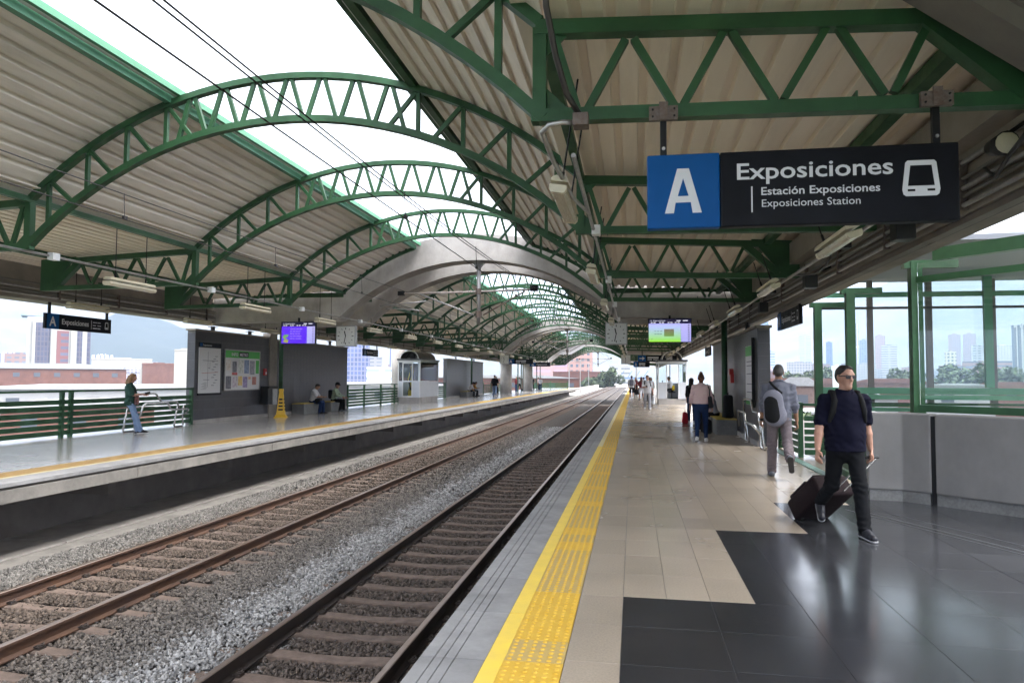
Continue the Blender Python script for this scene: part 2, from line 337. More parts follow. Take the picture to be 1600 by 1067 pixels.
def clip_mesh():
    mb = MB()
    for sx in (1,):
        mb.box(sx * 0.095 - 0.03, sx * 0.095 + 0.03, -0.045, 0.045, 0.0, 0.03).tube([(sx * 0.06, -0.05, 0.03), (sx * 0.10, -0.045, 0.05), (sx * 0.125, 0.0, 0.045), (sx * 0.10, 0.045, 0.05), (sx * 0.06, 0.05, 0.03)], 0.009, 5)
    return mesh('rail_clip', mb, CLIP)
clm = clip_mesh()
def track(xc, label, side, slz, phase):
    t = thing('railway_track', label, 'railway track', (xc, 0, -1.263))
    rm = rail_mesh(1.0, 250.0, side)
    for s in (-0.757, 0.757): link('rail', rm, t, (s, 0, 0))
    for k in range(120):
        y = 4.6 + phase + k * 0.615
        s = link('sleeper', slm, t, (random.uniform(-.015, .015), y, slz), (0, 0, random.uniform(-.012, .012)))
        if y < 22:
            for q in (-0.757, 0.757):
                for f in (-1, 1): link('rail_clip', clm, s, (q, 0, 0), (0, 0, 0 if f > 0 else math.pi))
    return t
track(-3.0, 'dark railed track with exposed sleepers beside the near platform', RSD, 0.0, 0.0)
track(-6.92, 'rusty railed track with half buried sleepers beside the far platform', RS, -0.004, 0.27)
# ballast: loose stones in one mesh
def stones(n, area, rmin, rmax, zf, name, tri):
    if tri == 20:
        b = bmesh.new(); bmesh.ops.create_icosphere(b, subdivisions=1, radius=1.0)
        bv = np.array([v.co[:] for v in b.verts]); bf = np.array([[v.index for v in f.verts] for f in b.faces]); b.free()
    else:
        bv = np.array([(1, 0, 0), (-1, 0, 0), (0, 1, 0), (0, -1, 0), (0, 0, 0.8), (0, 0, -0.8)], float); bf = np.array([(0, 2, 4), (2, 1, 4), (1, 3, 4), (3, 0, 4), (2, 0, 5), (1, 2, 5), (3, 1, 5), (0, 3, 5)])
    x0, x1, y0, y1 = area
    x = rng.uniform(x0, x1, n); y = rng.uniform(y0, y1, n)
    keep = (x > -(y * 1.02) - 0.4)
    for xc in (-3.0, -6.92):
        for s in (-0.757, 0.757): keep &= np.abs(x - xc - s) > 0.085
    x = x[keep]; y = y[keep]; n = len(x)
    z, keep2 = zf(x, y); x = x[keep2]; y = y[keep2]; z = z[keep2]; n = len(x)
    r = rng.uniform(rmin, rmax, n)
    sc = rng.uniform(0.55, 1.3, (n, 3)) * r[:, None]
    q = rng.normal(size=(n, 4)); q /= np.linalg.norm(q, axis=1)[:, None]; a, bb, c, d = q.T
    M = np.stack([np.stack([1 - 2 * (c * c + d * d), 2 * (bb * c - a * d), 2 * (bb * d + a * c)], -1), np.stack([2 * (bb * c + a * d), 1 - 2 * (bb * bb + d * d), 2 * (c * d - a * bb)], -1), np.stack([2 * (bb * d - a * c), 2 * (c * d + a * bb), 1 - 2 * (bb * bb + c * c)], -1)], 1)
    jit = 1 + rng.uniform(-0.3, 0.3, (n, len(bv), 1))
    V = (bv[None] * jit + rng.uniform(-0.38, 0.38, (n, len(bv), 3))) * sc[:, None, :]
    V = np.einsum('nij,nvj->nvi', M, V) + np.stack([x, y, z], -1)[:, None, :]
    Fc = (bf[None] + (np.arange(n) * len(bv))[:, None, None]).reshape(-1, 3)
    me = bpy.data.meshes.new(name); me.vertices.add(n * len(bv)); me.vertices.foreach_set('co', V.reshape(-1).astype(np.float32))
    nf = len(Fc); me.loops.add(nf * 3); me.polygons.add(nf); me.loops.foreach_set('vertex_index', Fc.reshape(-1).astype(np.int32))
    me.polygons.foreach_set('loop_start', np.arange(0, nf * 3, 3, dtype=np.int32)); me.polygons.foreach_set('loop_total', np.full(nf, 3, np.int32)); me.update(calc_edges=True)
    return me
def ball_mat():
    m = bpy.data.materials.new('ballast_stone'); m.use_nodes = True; n = m.node_tree.nodes; L = m.node_tree.links; p = n['Principled BSDF']; p.inputs['Roughness'].default_value = 0.85
    tc = n.new('ShaderNodeTexCoord'); sx = n.new('ShaderNodeSeparateXYZ'); L.new(tc.outputs['Object'], sx.inputs[0])
    nz = n.new('ShaderNodeTexNoise'); nz.inputs['Scale'].default_value = 1.6; nz.inputs['Detail'].default_value = 4; L.new(tc.outputs['Object'], nz.inputs['Vector'])
    ad = n.new('ShaderNodeMath'); ad.operation = 'MULTIPLY_ADD'; L.new(nz.outputs['Fac'], ad.inputs[0]); ad.inputs[1].default_value = 0.9; L.new(sx.outputs[0], ad.inputs[2])
    g = n.new('ShaderNodeNewGeometry')
    a2 = n.new('ShaderNodeMath'); a2.operation = 'MULTIPLY_ADD'; L.new(g.outputs['Random Per Island'], a2.inputs[0]); a2.inputs[1].default_value = 0.45; L.new(ad.outputs[0], a2.inputs[2])
    mr = n.new('ShaderNodeMapRange'); mr.inputs[1].default_value = -10; mr.inputs[2].default_value = 0; L.new(a2.outputs[0], mr.inputs[0])
    cr = n.new('ShaderNodeValToRGB'); e = cr.color_ramp.elements
    # fresh pale stone between the tracks next to the near track, brown brake-dusted stone inside both tracks
    stops = [(-9.5, (0.16, 0.15, 0.14)), (-7.6, (0.14, 0.13, 0.118)), (-7.3, (0.085, 0.062, 0.047)), (-5.7, (0.080, 0.061, 0.048)), (-5.2, (0.105, 0.089, 0.077)), (-4.25, (0.12, 0.108, 0.098)), (-3.95, (0.27, 0.266, 0.264)), (-3.3, (0.25, 0.245, 0.24)), (-3.05, (0.085, 0.066, 0.055)), (-1.0, (0.08, 0.062, 0.052))]
    while len(e) < len(stops): e.new(0.5)
    for el, (xx, c) in zip(e, stops): el.position = (xx + 10) / 10; el.color = c + (1,)
    L.new(mr.outputs[0], cr.inputs[0])
    m2 = n.new('ShaderNodeMapRange'); m2.inputs[3].default_value = 0.5; m2.inputs[4].default_value = 1.6
    wn = n.new('ShaderNodeTexWhiteNoise'); wn.noise_dimensions = '1D'; L.new(g.outputs['Random Per Island'], wn.inputs['W']); L.new(wn.outputs['Value'], m2.inputs[0])
    vm = n.new('ShaderNodeMix'); vm.data_type = 'RGBA'; vm.blend_type = 'MULTIPLY'; vm.inputs[0].default_value = 1; L.new(cr.outputs[0], vm.inputs[6]); L.new(m2.outputs[0], vm.inputs[7]); L.new(vm.outputs[2], p.inputs['Base Color'])
    return m
BALL = ball_mat()
def zf(x, y):
    z = np.full_like(x, -1.292)
    inR = np.abs(x + 3.0) < 1.25; inL = np.abs(x + 6.92) < 1.25
    z = np.where(np.abs(x + 3.0) < 0.68, -1.308, z); z = np.where(np.abs(x + 3.0) > 0.86, -1.285, z)
    z = np.where(inL, -1.288, z)
    z = np.where((x > -5.4) & (x < -4.2), -1.27 , z)
    keep = np.ones(len(x), bool)
    ph = np.where(x > -4.9, 4.6, 4.87); d = np.abs((y - ph + 0.3075) % 0.615 - 0.3075)
    on = (d < 0.125) & (np.abs(x + 3.0) < 1.27); keep &= ~(on & (np.abs(x + 3.0) < 0.7)); keep &= ~(on & (rng.random(len(x)) < 0.55))
    onL = (d < 0.125) & (np.abs(x + 6.92) < 1.27); keep &= ~(onL & (np.abs(x + 6.92) > 0.72) & (np.abs(x + 6.92) < 1.22) & (rng.random(len(x)) < 0.97)); keep &= ~(onL & (rng.random(len(x)) < 0.88))
    return z + rng.uniform(-0.014, 0.018, len(x)), keep
b1 = link('ballast', stones(150000, (-9.06, -1.05, 5.0, 17.0), 0.016, 0.033, zf, 'ballast', 8)); b1.data.materials.append(BALL); b1['kind'] = 'stuff'
b2 = link('ballast', stones(52000, (-9.06, -1.05, 17.0, 42.0), 0.03, 0.055, zf, 'ballast', 8)); b2.data.materials.append(BALL); b2['kind'] = 'stuff'

# ================================================================== roof frames
XR, XL, XC = -0.68, -8.96, -4.82
def circ(xa, za, zc, n=25, x0=None, x1=None):
    """arc through (XC +- half, za) with crown zc; returns function z(x)"""
    h = abs(xa - XC); s = zc - za; r = (h * h + s * s) / (2 * s); c = zc - r
    return lambda x: c + math.sqrt(max(0, r * r - (x - XC) ** 2))
ZLO = circ(XR, 3.50, 5.20); ZUP = circ(XR, 4.20, 5.82)
def arcpts(f, a, b, n): return [(a + (b - a) * i / n, f(a + (b - a) * i / n)) for i in range(n + 1)]
def arcbar(mb, pts, w, h):
    """box-section bar that follows a polyline in the XZ plane"""
    o = len(mb.v); n = len(pts)
    for i, (x, z) in enumerate(pts):
        a = Vector(pts[max(i - 1, 0)]); b = Vector(pts[min(i + 1, n - 1)]); d = (b - a).normalized(); nx, nz = -d.y, d.x
        for sy, sn in ((-1, -1), (1, -1), (1, 1), (-1, 1)): mb.v.append((x + nx * h / 2 * sn, w / 2 * sy, z + nz * h / 2 * sn))
    for i in range(n - 1):
        for k in range(4): mb.f.append((o + i * 4 + k, o + i * 4 + (k + 1) % 4, o + i * 4 + 4 + (k + 1) % 4, o + i * 4 + 4 + k)); mb.mi.append(0)
    mb.f += [(o + 3, o + 2, o + 1, o), tuple(o + (n - 1) * 4 + k for k in range(4))]; mb.mi += [0, 0]; return mb
def mir(p): return (2 * XC - p[0], p[1], p[2])
def build_frame(loc_y, label):
    t = thing('roof_frame', label, 'roof truss', (0, loc_y, 0), 0, 'green arched roof trusses')
    def dg(a, b, wd=0.055, name='brace'): part(name, MB().bar((a[0], 0, a[1]), (b[0], 0, b[1]), wd, wd), GREEN, t)
    part('upper_arch_chord', arcbar(MB(), arcpts(ZUP, XR, XL, 30), 0.11, 0.085), GREEN, t)
    part('lower_arch_chord', arcbar(MB(), arcpts(ZLO, XR + 0.03, XL - 0.03, 30), 0.11, 0.09), GREEN, t)
    N = 13
    for i in range(N):
        xa = XR + (XL - XR) * (i + 0.25) / N; xm = XR + (XL - XR) * (i + 0.5) / N; xb = XR + (XL - XR) * (i + 0.75) / N; xn = XR + (XL - XR) * (i + 1.2) / N
        lo = lambda x: (x, ZLO(x) + 0.04); hi = lambda x: (x, ZUP(x) - 0.04)
        if abs(xm - XC) < 1.75: continue
        if xm > XC: dg(lo(xm), hi(xm)); dg(hi(xm - 0.03), lo(xm - 0.40))
        else: dg(lo(xm), hi(xm)); dg(hi(xm + 0.03), lo(xm + 0.40))
    for i in range(7):
        c = XC - 1.75 + 3.5 * (i + 0.5) / 7; dg(lo(c - 0.21), hi(c - 0.04)); dg(hi(c + 0.04), lo(c + 0.21))
    for s in (0, 1):
        f = (lambda p: (p[0], p[1])) if s == 0 else (lambda p: (2 * XC - p[0], p[1]))
        def m2(name, a, b, wd, hh): part(name, MB().bar((f(a)[0], 0, f(a)[1]), (f(b)[0], 0, f(b)[1]), wd, hh), GREEN, t)
        m2('bottom_chord', (XR - 0.06, 3.49), (2.9, 3.42), 0.10, 0.095)
        m2('top_chord', (XR - 0.03, 4.155), (2.25, 4.01), 0.115, 0.11)
        m2('post', (XR, 3.53), (XR, 4.15), 0.105, 0.10)
        bt = [-0.36, 0.33, 1.02, 1.74]; tp = [-0.02, 0.67, 1.38, 2.05]
        dg(f((XR + 0.10, 4.12)), f((-0.40, 3.53)))
        for i in range(4):
            dg(f((bt[i] + 0.03, 3.52)), f((tp[i] - 0.03, 4.03)))
            if i < 3: dg(f((tp[i] + 0.03, 4.03)), f((bt[i + 1] - 0.03, 3.51)))
        pl = [(2.12, 4.10), (2.95, 4.05), (2.95, 3.38), (2.66, 3.40), (2.60, 3.52)]
        part('haunch_plate', MB().prism([f(p) for p in pl][::(1 if s == 0 else -1)], 'y', -0.02, 0.02), GREEN, t)
        m2('knee_brace', (1.98, 4.02), (2.58, 3.46), 0.13, 0.12)
        for gx, gz, sx_, sz_ in ((XR + 0.05, 4.10, 1, -1), (XR + 0.05, 3.54, 1, 1)):
            part('gusset_plate', MB().prism([f(p) for p in ((gx, gz), (gx + 0.16 * sx_, gz), (gx, gz + 0.16 * sz_))][::(1 if (s == 0) == (sz_ > 0) else -1)], 'y', -0.012, 0.012), GREEN, t)
        for q in (-0.33, 1.52): part('splice_plate', MBX(*sorted((f((q - 0.006, 0))[0], f((q + 0.006, 0))[0])), -0.053, 0.053, 3.425, 3.535), GREEN, t)
    return t
BAY = 4.18
ys1 = [5.25 + BAY * k for k in range(4)]
ys2 = [28.3 + BAY * k for k in range(6)]
ys3 = [58.6 + BAY * k for k in range(5)]
ys4 = [84.6 + BAY * k for k in range(4)]
fr0 = build_frame(ys1[0], 'nearest green truss arch, holding the large black Exposiciones sign')
allf = [1.07] + ys1 + ys2 + ys3 + ys4
names_ = {'a': 'before the first concrete arch', 'b': 'between the first and second pairs of concrete arches', 'c': 'past the second pair of concrete arches', 'd': 'in the last vault before the exit'}
for grp, key in ((ys1, 'a'), (ys2, 'b'), (ys3, 'c'), (ys4, 'd')):
    for k, y in enumerate(grp):
        if y == ys1[0]: continue
        c = clone(fr0, None, (0, y, 0)); c['label'] = '%s green truss arch %s' % (ORD[k] if key == 'a' or k else 'first', names_[key])
# roof sheets with trapezoid ribs running along the track
def ribbed(fz, x0, x1, pitch=0.28, h=0.06):
    pts = []; x = x0; sg = 1 if x1 > x0 else -1
    L = abs(x1 - x0); n = int(L / pitch)
    for i in range(n + 1):
        for dx, dh in ((0, 0), (0.15, 0), (0.168, h), (0.232, h), (0.25, 0)):
            xx = x0 + sg * min(L, i * pitch + dx * pitch / 0.25)
            pts.append((xx, fz(xx) + dh))
        if i * pitch >= L: break
    return pts
roof = struct('station_roof', MBX(XL + 0.0, XL + 0.001, 1, 1.01, 6.5, 6.51), GREEN)
def sheet(pts, y0, y1):
    mb = MB(); mb.grid([[(x, y0, z) for x, z in pts], [(x, y1, z) for x, z in pts]]); mb.grid([[(x, y1, z + 0.012) for x, z in pts], [(x, y0, z + 0.012) for x, z in pts]]); return mb
SKL, SKR = -6.68, -2.98
zarch = lambda x: ZUP(x) + 0.055
zplat = lambda x: (4.27 - (x - XR) * 0.047) if x > XC else (4.27 - (XL - x) * 0.047)
prof = [ribbed(zarch, XR + 0.02, SKR, 0.21, 0.05), ribbed(zarch, XL - 0.02, SKL, 0.21, 0.05), ribbed(zplat, XR + 0.06, 3.3, 0.255, 0.05), ribbed(zplat, XL - 0.06, 2 * XC - 4.2, 0.21, 0.045)]
rng_y = [(1.0, 21.45), (24.55, 51.9), (54.6, 76.0), (82.0, 98.0)]
bays = []
for a, b in rng_y:
    n = max(1, round((b - a) / BAY))
    for k in range(n): bays.append((a + (b - a) * k / n, a + (b - a) * (k + 1) / n))
bays += [(22.25, 23.75), (52.7, 53.85)]
for (a, b) in bays:
    for i_, p in enumerate(prof): part('roof_sheet', sheet(p, a + 0.002, b - 0.002), SHEET if i_ < 2 else SHEETR, roof)
    for sx, s in ((SKL, -1), (SKR, 1)):
        z = ZUP(sx)
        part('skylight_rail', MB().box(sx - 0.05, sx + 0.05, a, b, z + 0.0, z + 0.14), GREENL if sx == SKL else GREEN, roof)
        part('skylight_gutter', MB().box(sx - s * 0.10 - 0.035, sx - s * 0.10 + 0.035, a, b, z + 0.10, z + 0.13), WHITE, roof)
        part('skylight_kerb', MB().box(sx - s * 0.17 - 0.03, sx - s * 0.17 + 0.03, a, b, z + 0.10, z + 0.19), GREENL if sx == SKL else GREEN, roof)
    for x in (XR, XL):
        s = 1 if x == XR else -1
        part('purlin', MB().box(x - 0.05, x + 0.05, max(a, 5.3), b, 4.155, 4.235), GREEN, roof) if b > 5.4 else None; part('valley_gutter', MB().box(x - 0.22, x + 0.22, a, b, 4.345, 4.36), SHEET, roof)
    part('edge_purlin', MB().box(2.35, 2.47, a, b, 4.0, 4.12).box(2 * XC - 2.47, 2 * XC - 2.35, a, b, 4.0, 4.12), GREEN, roof)
roof.data = mesh('station_roof', MB().box(-0.2, 2.4, 1.05, 5.2, 4.42, 4.46), mat('white_ceiling_panel', (0.62, 0.60, 0.60), 0.5))
for y in (21.36, 24.62, 51.8, 54.7, 76.0, 82.1):
    part('edge_rib', arcbar(MB(), arcpts(lambda x: ZUP(x) + 0.02, XR, SKR, 12), 0.06, 0.13), GREEN, roof, loc=(0, y, 0)); part('edge_rib', arcbar(MB(), arcpts(lambda x: ZUP(x) + 0.02, XL, SKL, 12), 0.06, 0.13), GREEN, roof, loc=(0, y, 0))
    part('edge_rib', MB().box(XR, 3.0, y - 0.03, y + 0.03, 4.06, 4.20).box(2 * XC - 3.0, XL, y - 0.03, y + 0.03, 4.06, 4.20), GREEN, roof)
# ================================================================== concrete arches and edge beams
def conc_arch(y0, y1, label):
    zi = circ(-0.42, 3.36, 5.16); zo = circ(0.25, 4.26, 5.96)
    t = thing('concrete_arch', label, 'concrete arch', (0, y0, 0), 0, 'concrete portal arches')
    d = y1 - y0
    pi = arcpts(zi, -0.42, 2 * XC + 0.42, 40); po = arcpts(zo, 0.25, 2 * XC - 0.25, 40)
    mb = MB(); n = len(pi); V = []; F = []
    for (a, b) in zip(pi, po): V += [(a[0], 0, a[1]), (b[0], 0, b[1]), (b[0], d, b[1]), (a[0], d, a[1])]
    for i in range(n - 1):
        for k in range(4): F.append((i * 4 + k, i * 4 + (k + 1) % 4, i * 4 + 4 + (k + 1) % 4, i * 4 + 4 + k))
    F += [(3, 2, 1, 0), tuple((n - 1) * 4 + k for k in range(4))]
    part('arch_rib', mb.add(V, F), CONC, t)
    part('platform_beam', MB().prism([(0.25, 4.28), (3.0, 4.15), (3.0, 3.30), (-0.42, 3.36)], 'y', 0.0, d), CONC, t)
    part('platform_beam', MB().prism([(2 * XC - 0.25, 4.28), (2 * XC + 0.42, 3.36), (2 * XC - 4.3, 3.30), (2 * XC - 4.3, 4.15)], 'y', 0.0, d), CONC, t)
    return t
conc_arch(21.5, 22.2, 'nearest pale concrete arch rib with the hanging catenary mast')
conc_arch(23.8, 24.5, 'second pale concrete arch rib just behind the nearest one')
conc_arch(51.9, 52.7, 'first concrete arch rib of the second pair, halfway along the station')
conc_arch(53.9, 54.6, 'rear concrete arch rib of the second pair, halfway along')
conc_arch(76.0, 76.7, 'far concrete arch rib before the open gap in the roof')
conc_arch(81.3, 82.0, 'far concrete arch rib behind the open gap in the roof')
conc_arch(98.0, 98.8, 'last concrete arch rib framing the bright exit')
g = tag(link('gable_panel', mesh('gable_panel', MB().prism([(-8.9, 4.25), (-5.3, 5.75), (-5.3, 5.2), (-6.9, 4.25)], 'y', 81.1, 81.2).prism([(-9.0, 4.2), (-5.2, 5.8), (-5.2, 5.9), (-9.0, 4.3)], 'y', 80.9, 81.2), mat('grey_cladding', (0.42, 0.40, 0.40), 0.6, var=0.15, stretch=(14, 1, 0.3)))), 'grey clad wedge shaped gable in the far roof gap', 'gable panel')
# near concrete haunch at the upper right
struct('concrete_haunch', MB().prism([(1.55, 4.16), (2.62, 3.36), (2.9, 3.36), (2.9, 4.7), (1.55, 4.7)], 'y', 4.62, 4.95).prism([(1.55, 4.30), (2.72, 3.42), (2.78, 3.48), (1.55, 4.41)], 'y', 4.58, 4.62), CONCD)
eb = struct('edge_beam_right', MB().box(2.98, 3.46, 1.5, YE - 20, 3.06, 4.06).box(2.78, 2.98, 1.5, YE - 20, 3.62, 4.0), CONCB)
ebl = struct('edge_beam_left', MB().box(-14.05, -13.45, 2.0, YE - 20, 3.28, 4.2), CONCB)
# conduits fixed to the edge beams
for nm, lab, x, sgn, zz in (('conduit_run', 'bundle of grey conduits along the right concrete beam', 2.93, 1, (3.12, 3.2, 3.27, 3.36, 3.5)), ('conduit_run', 'bundle of dusty conduits along the left concrete beam', -13.40, -1, (3.38, 3.46, 3.54, 3.66))):
    t = thing(nm, lab, 'conduits', (x, 2, 3.06))
    for k, z in enumerate(zz): part('conduit', MB().tube([(-0.0 * sgn, 0, z - 3.06), (0, 96, z - 3.06)], 0.018 if k % 2 else 0.024, 8), STEEL if k % 2 == 0 else mat('dull_conduit', (0.16, 0.15, 0.14), 0.55, metal=0.4), t)
    cl = mesh('clamp', MBX(-0.03, 0.035, 0, 0.04, zz[0] - 3.10, zz[-1] - 3.06 + 0.03), RUST)
    for k in range(24): link('clamp', cl, t, (0, 3 + k * 2.0, 0))
t = thing('conduit_run', 'brown cable duct along the lower edge of the right beam', 'conduits', (3.05, 2, 3.02))
part('duct', MBX(-0.05, 0.05, 0, 96, -0.03, 0.03), mat('brown_duct', (0.14, 0.115, 0.10), 0.6, var=0.2), t); part('conduit', MB().tube([(0.10, 0, 0.005), (0.10, 96, 0.005)], 0.016, 8), BLACKP, t)

# ================================================================== hanging lamps
def lamp_proto():
    t = thing('tube_lamp', '', 'lamp', (0, 0, 0), 0, 'tube lamps under the station roof')
    pr = [(-0.055, 0.0), (0.055, 0.0), (0.075, 0.035), (0.06, 0.07), (0.03, 0.085), (-0.03, 0.085), (-0.06, 0.07), (-0.075, 0.035)]
    low = [(-0.05, -0.03), (0.05, -0.03), (0.068, -0.005), (0.068, 0.033), (-0.068, 0.033), (-0.068, -0.005)]
    part('housing', MB().prism([(x, z + 0.033) for x, z in pr if z >= 0.03] , 'y', -0.6, 0.6), CREAM, t)
    part('diffuser', MB().prism(low, 'y', -0.56, 0.56), DIFF, t)
    for s in (-1, 1): part('end_cap', MB().prism([(x * 1.08, z * 1.06) for x, z in low] , 'y', s * 0.56, s * 0.62), CREAM, t)
    return t
lp = lamp_proto(); first = [True]
def lamp_row(xs, z, ys, ztop, phrase, tilt=0.0):
    rm = mesh('hanger_rod', MB().tube([(0, 0, 0.1), (0, 0, ztop - z)], 0.008, 6).box(-0.012, 0.012, -0.012, 0.012, 0.1, 0.2), BLACKP)
    for k, y in enumerate(ys):
        if first[0]: o = lp; first[0] = False; o.location = (xs, y, z)
        else:
            o = lp.copy(); COL.objects.link(o); o.location = (xs, y, z)
            for c in lp.children:
                if not c.name.startswith('hanger'): cc = c.copy(); COL.objects.link(cc); cc.parent = o
        o['label'] = '%s cream tube lamp in the row %s' % (ORD[min(k, 23)], phrase); o.rotation_euler = (0, tilt, 0)
        for s in (-0.4, 0.4): link('hanger_rod', rm, o, (0, s, 0))
lamp_row(-0.62, 3.13, [6.55 + 4.7 * k for k in range(11)], 4.15, 'above the right platform edge', 0.15)
lamp_row(2.12, 2.96, [8.0 + 3.95 * k for k in range(12)], 3.5, 'beside the right concrete beam', -0.3)
lamp_row(-8.97, 3.16, [11.7, 16.1] + [20.1 + 4.15 * k for k in range(16)], 4.15, 'above the left platform edge')
lamp_row(-12.5, 3.10, [14.9 + 4.3 * k for k in range(14)], 3.9, 'beside the left concrete beam')
for lab, x, z, y0 in (('thin grey conduit above the right platform edge lamps', -0.46, 3.30, 5.6), ('thin grey conduit carrying lamps by the right beam', 2.30, 3.07, 5.6), ('silver conduit above the left platform edge lamps', -8.98, 3.42, 7.0)):
    t = thing('lamp_conduit', lab, 'conduit', (x, y0, z)); part('pipe', MB().tube([(0, 0, 0), (0, 60, 0)], 0.02, 8), STEEL, t)
    jb = mesh('junction_box', MBX(-0.05, 0.05, -0.07, 0.07, -0.06, 0.05), BLACKP if x > 0 else WHITE)
    for k in range(10): link('junction_box', jb, t, (0.03, 2.9 + k * 4.3, 0))
t = thing('power_conduit', 'dark bent conduit with junction box on the nearest truss', 'conduit', (-0.40, 5.12, 3.40))
part('pipe', MB().tube([(-0.16, -0.60, 0.72), (-0.16, -0.5, 0.60), (-0.12, -0.3, 0.36), (-0.06, -0.12, 0.16), (0.03, 0, 0.03)], 0.022, 10), mat('dark_conduit', (0.06, 0.055, 0.055), 0.4, metal=0.6), t, True)
part('junction_box', MBX(-0.02, 0.09, -0.09, 0.03, -0.06, 0.03), RUST, t, bevel=0.004)
part('elbow_pipe', MB().tube([(-0.02, 0, -0.01), (-0.1, 0, -0.005), (-0.2, 0.0, -0.02), (-0.25, 0.03, -0.06), (-0.22, 0.4, -0.14), (-0.14, 1.3, -0.22), (-0.06, 2.4, -0.12)], 0.02, 8), STEEL, t, True)
# spotlights on the right beam
for k, (y, lab) in enumerate(((7.6, 'black speaker box under the nearest lamp of the right beam'), (11.4, 'black speaker box under the second lamp of the right beam'), (15.4, 'small black speaker box farther along the right beam'))):
    t = thing('speaker_box', lab, 'speaker', (2.62, y, 3.02), 0, 'black speaker boxes'); part('case', MBX(-0.09, 0.09, -0.1, 0.1, -0.1, 0.1), BLACKG, t, bevel=0.015); part('arm', MB().bar((0, 0, 0.1), (0.3, 0, 0.22), 0.03, 0.03), BLACKP, t)

# ================================================================== signs
def fit(name, body, m, parent, x, z, w, h, rot=(math.pi / 2, 0, 0), bold=0.0, y=0.0, refl=False):
    """text mesh scaled so that its width is w and the height of a capital is h"""
    o = text(name, body, 1.0, (0, 0, 0), rot, m, parent, bold)
    xs = [v.co.x for v in o.data.vertices]; wid = max(xs) - min(xs); x0 = min(xs)
    sx = w / wid; sz = h / 0.70
    for v in o.data.vertices: v.co.x = (v.co.x - x0) * sx; v.co.y *= sz
    o.location = (x, y, z); return o
def bars(parent, x, z, w, h, m, y, n=3):
    """a line of print too small to read"""
    x0 = x
    for k in range(n):
        ww = w / n * (0.78 + 0.12 * ((k * 7 + int(z * 100)) % 3 - 1)); part('print_line', MBX(x0, x0 + ww, y - 0.001, y, z, z + h), m, parent); x0 += w / n
def train_icon(parent, x, z, w, h, y, m, mb_dark):
    fr = MB(); t = h * 0.11
    out = [(0.10, 0.02), (0.90, 0.02), (0.97, 0.07), (1.0, 0.20), (0.91, 0.94), (0.85, 1.0), (0.15, 1.0), (0.09, 0.94), (0.0, 0.20), (0.03, 0.07)]
    part('train_symbol', fr.prism([(x + p[0] * w, z + p[1] * h) for p in out], 'y', y - 0.0015, y), m, parent)
    inn = [(0.15, 0.30), (0.85, 0.30), (0.78, 0.86), (0.22, 0.86)]
    part('train_symbol_window', MB().prism([(x + p[0] * w, z + p[1] * h) for p in inn], 'y', y - 0.003, y - 0.0016), mb_dark, parent)
    for a in (0.14, 0.66): part('train_symbol_light', MBX(x + a * w, x + (a + 0.2) * w, y - 0.003, y - 0.0016, z + 0.15 * h, z + 0.21 * h), mb_dark, parent)
def big_sign():
    W, Hh = 2.03, 0.525
    t = thing('station_sign', 'large black hanging station sign with blue panel and white letter A', 'sign', (0.10, 5.14, 2.605))
    part('board', MBX(0.50, W, 0, 0.09, 0, Hh), SIGNB, t, bevel=0.012)
    part('blue_panel', MBX(0, 0.4975, -0.0005, 0.0905, 0, Hh), SIGNBLUE, t, bevel=0.012)
    a = MB(); zb = 0.105; zt = 0.42; cx = 0.247; hw = 0.126
    for s in (-1, 1): a.prism([(cx + s * hw, zb), (cx + s * (hw - 0.062), zb), (cx + s * 0.0, zt), (cx + s * 0.042, zt)][::-s], 'y', -0.0035, -0.001)
    a = MB().prism([(cx - hw, zb), (cx - hw + 0.062, zb), (cx - 0.052, zb + 0.075), (cx + 0.052, zb + 0.075), (cx + hw - 0.062, zb), (cx + hw, zb), (cx + 0.04, zt), (cx - 0.04, zt)], 'y', -0.004, -0.001)
    part('letter', a, WHITEP, t)
    part('letter_counter', MB().prism([(cx - 0.037, zb + 0.12), (cx + 0.037, zb + 0.12), (cx, zb + 0.245)], 'y', -0.006, -0.0042), SIGNBLUE, t)
    fit('lettering', 'Exposiciones', WHITEP, t, 0.612, 0.327, 1.008, 0.112, bold=0.012, y=-0.002)
    fit('lettering', 'Estación Exposiciones', WHITEP, t, 0.772, 0.213, 0.765, 0.054, bold=0.012, y=-0.002)
    fit('lettering', 'Exposiciones Station', WHITEP, t, 0.775, 0.130, 0.637, 0.052, bold=0.0, y=-0.002)
    part('divider_line', MBX(0.705, 0.714, -0.003, -0.0002, 0.095, 0.275), WHITEP, t)
    train_icon(t, 1.675, 0.165, 0.235, 0.245, -0.0005, WHITEP, SIGNB)
    for x in (0.115, 1.905):
        h = part('hanger_post', MBX(x - 0.022, x + 0.022, 0.025, 0.065, Hh, 0.86), BLACKP, t)
        part('clamp_plate', MBX(x - 0.10, x + 0.10, -0.005, 0.035, 0.775, 0.875), RUST, h); part('clamp_plate', MBX(x - 0.03, x + 0.03, -0.02, -0.006, 0.77, 0.90), RUST, h)
        for bx in (-0.075, 0.075):
            for bz in (0.80, 0.85): part('bolt', MB().tube([(x + bx, -0.013, bz), (x + bx, -0.004, bz)], 0.008, 6), BLACKP, h)
        part('bolt', MB().tube([(x, 0.012, Hh + 0.05), (x, 0.026, Hh + 0.05)], 0.012, 8), STEEL, h)
    return t
big_sign()
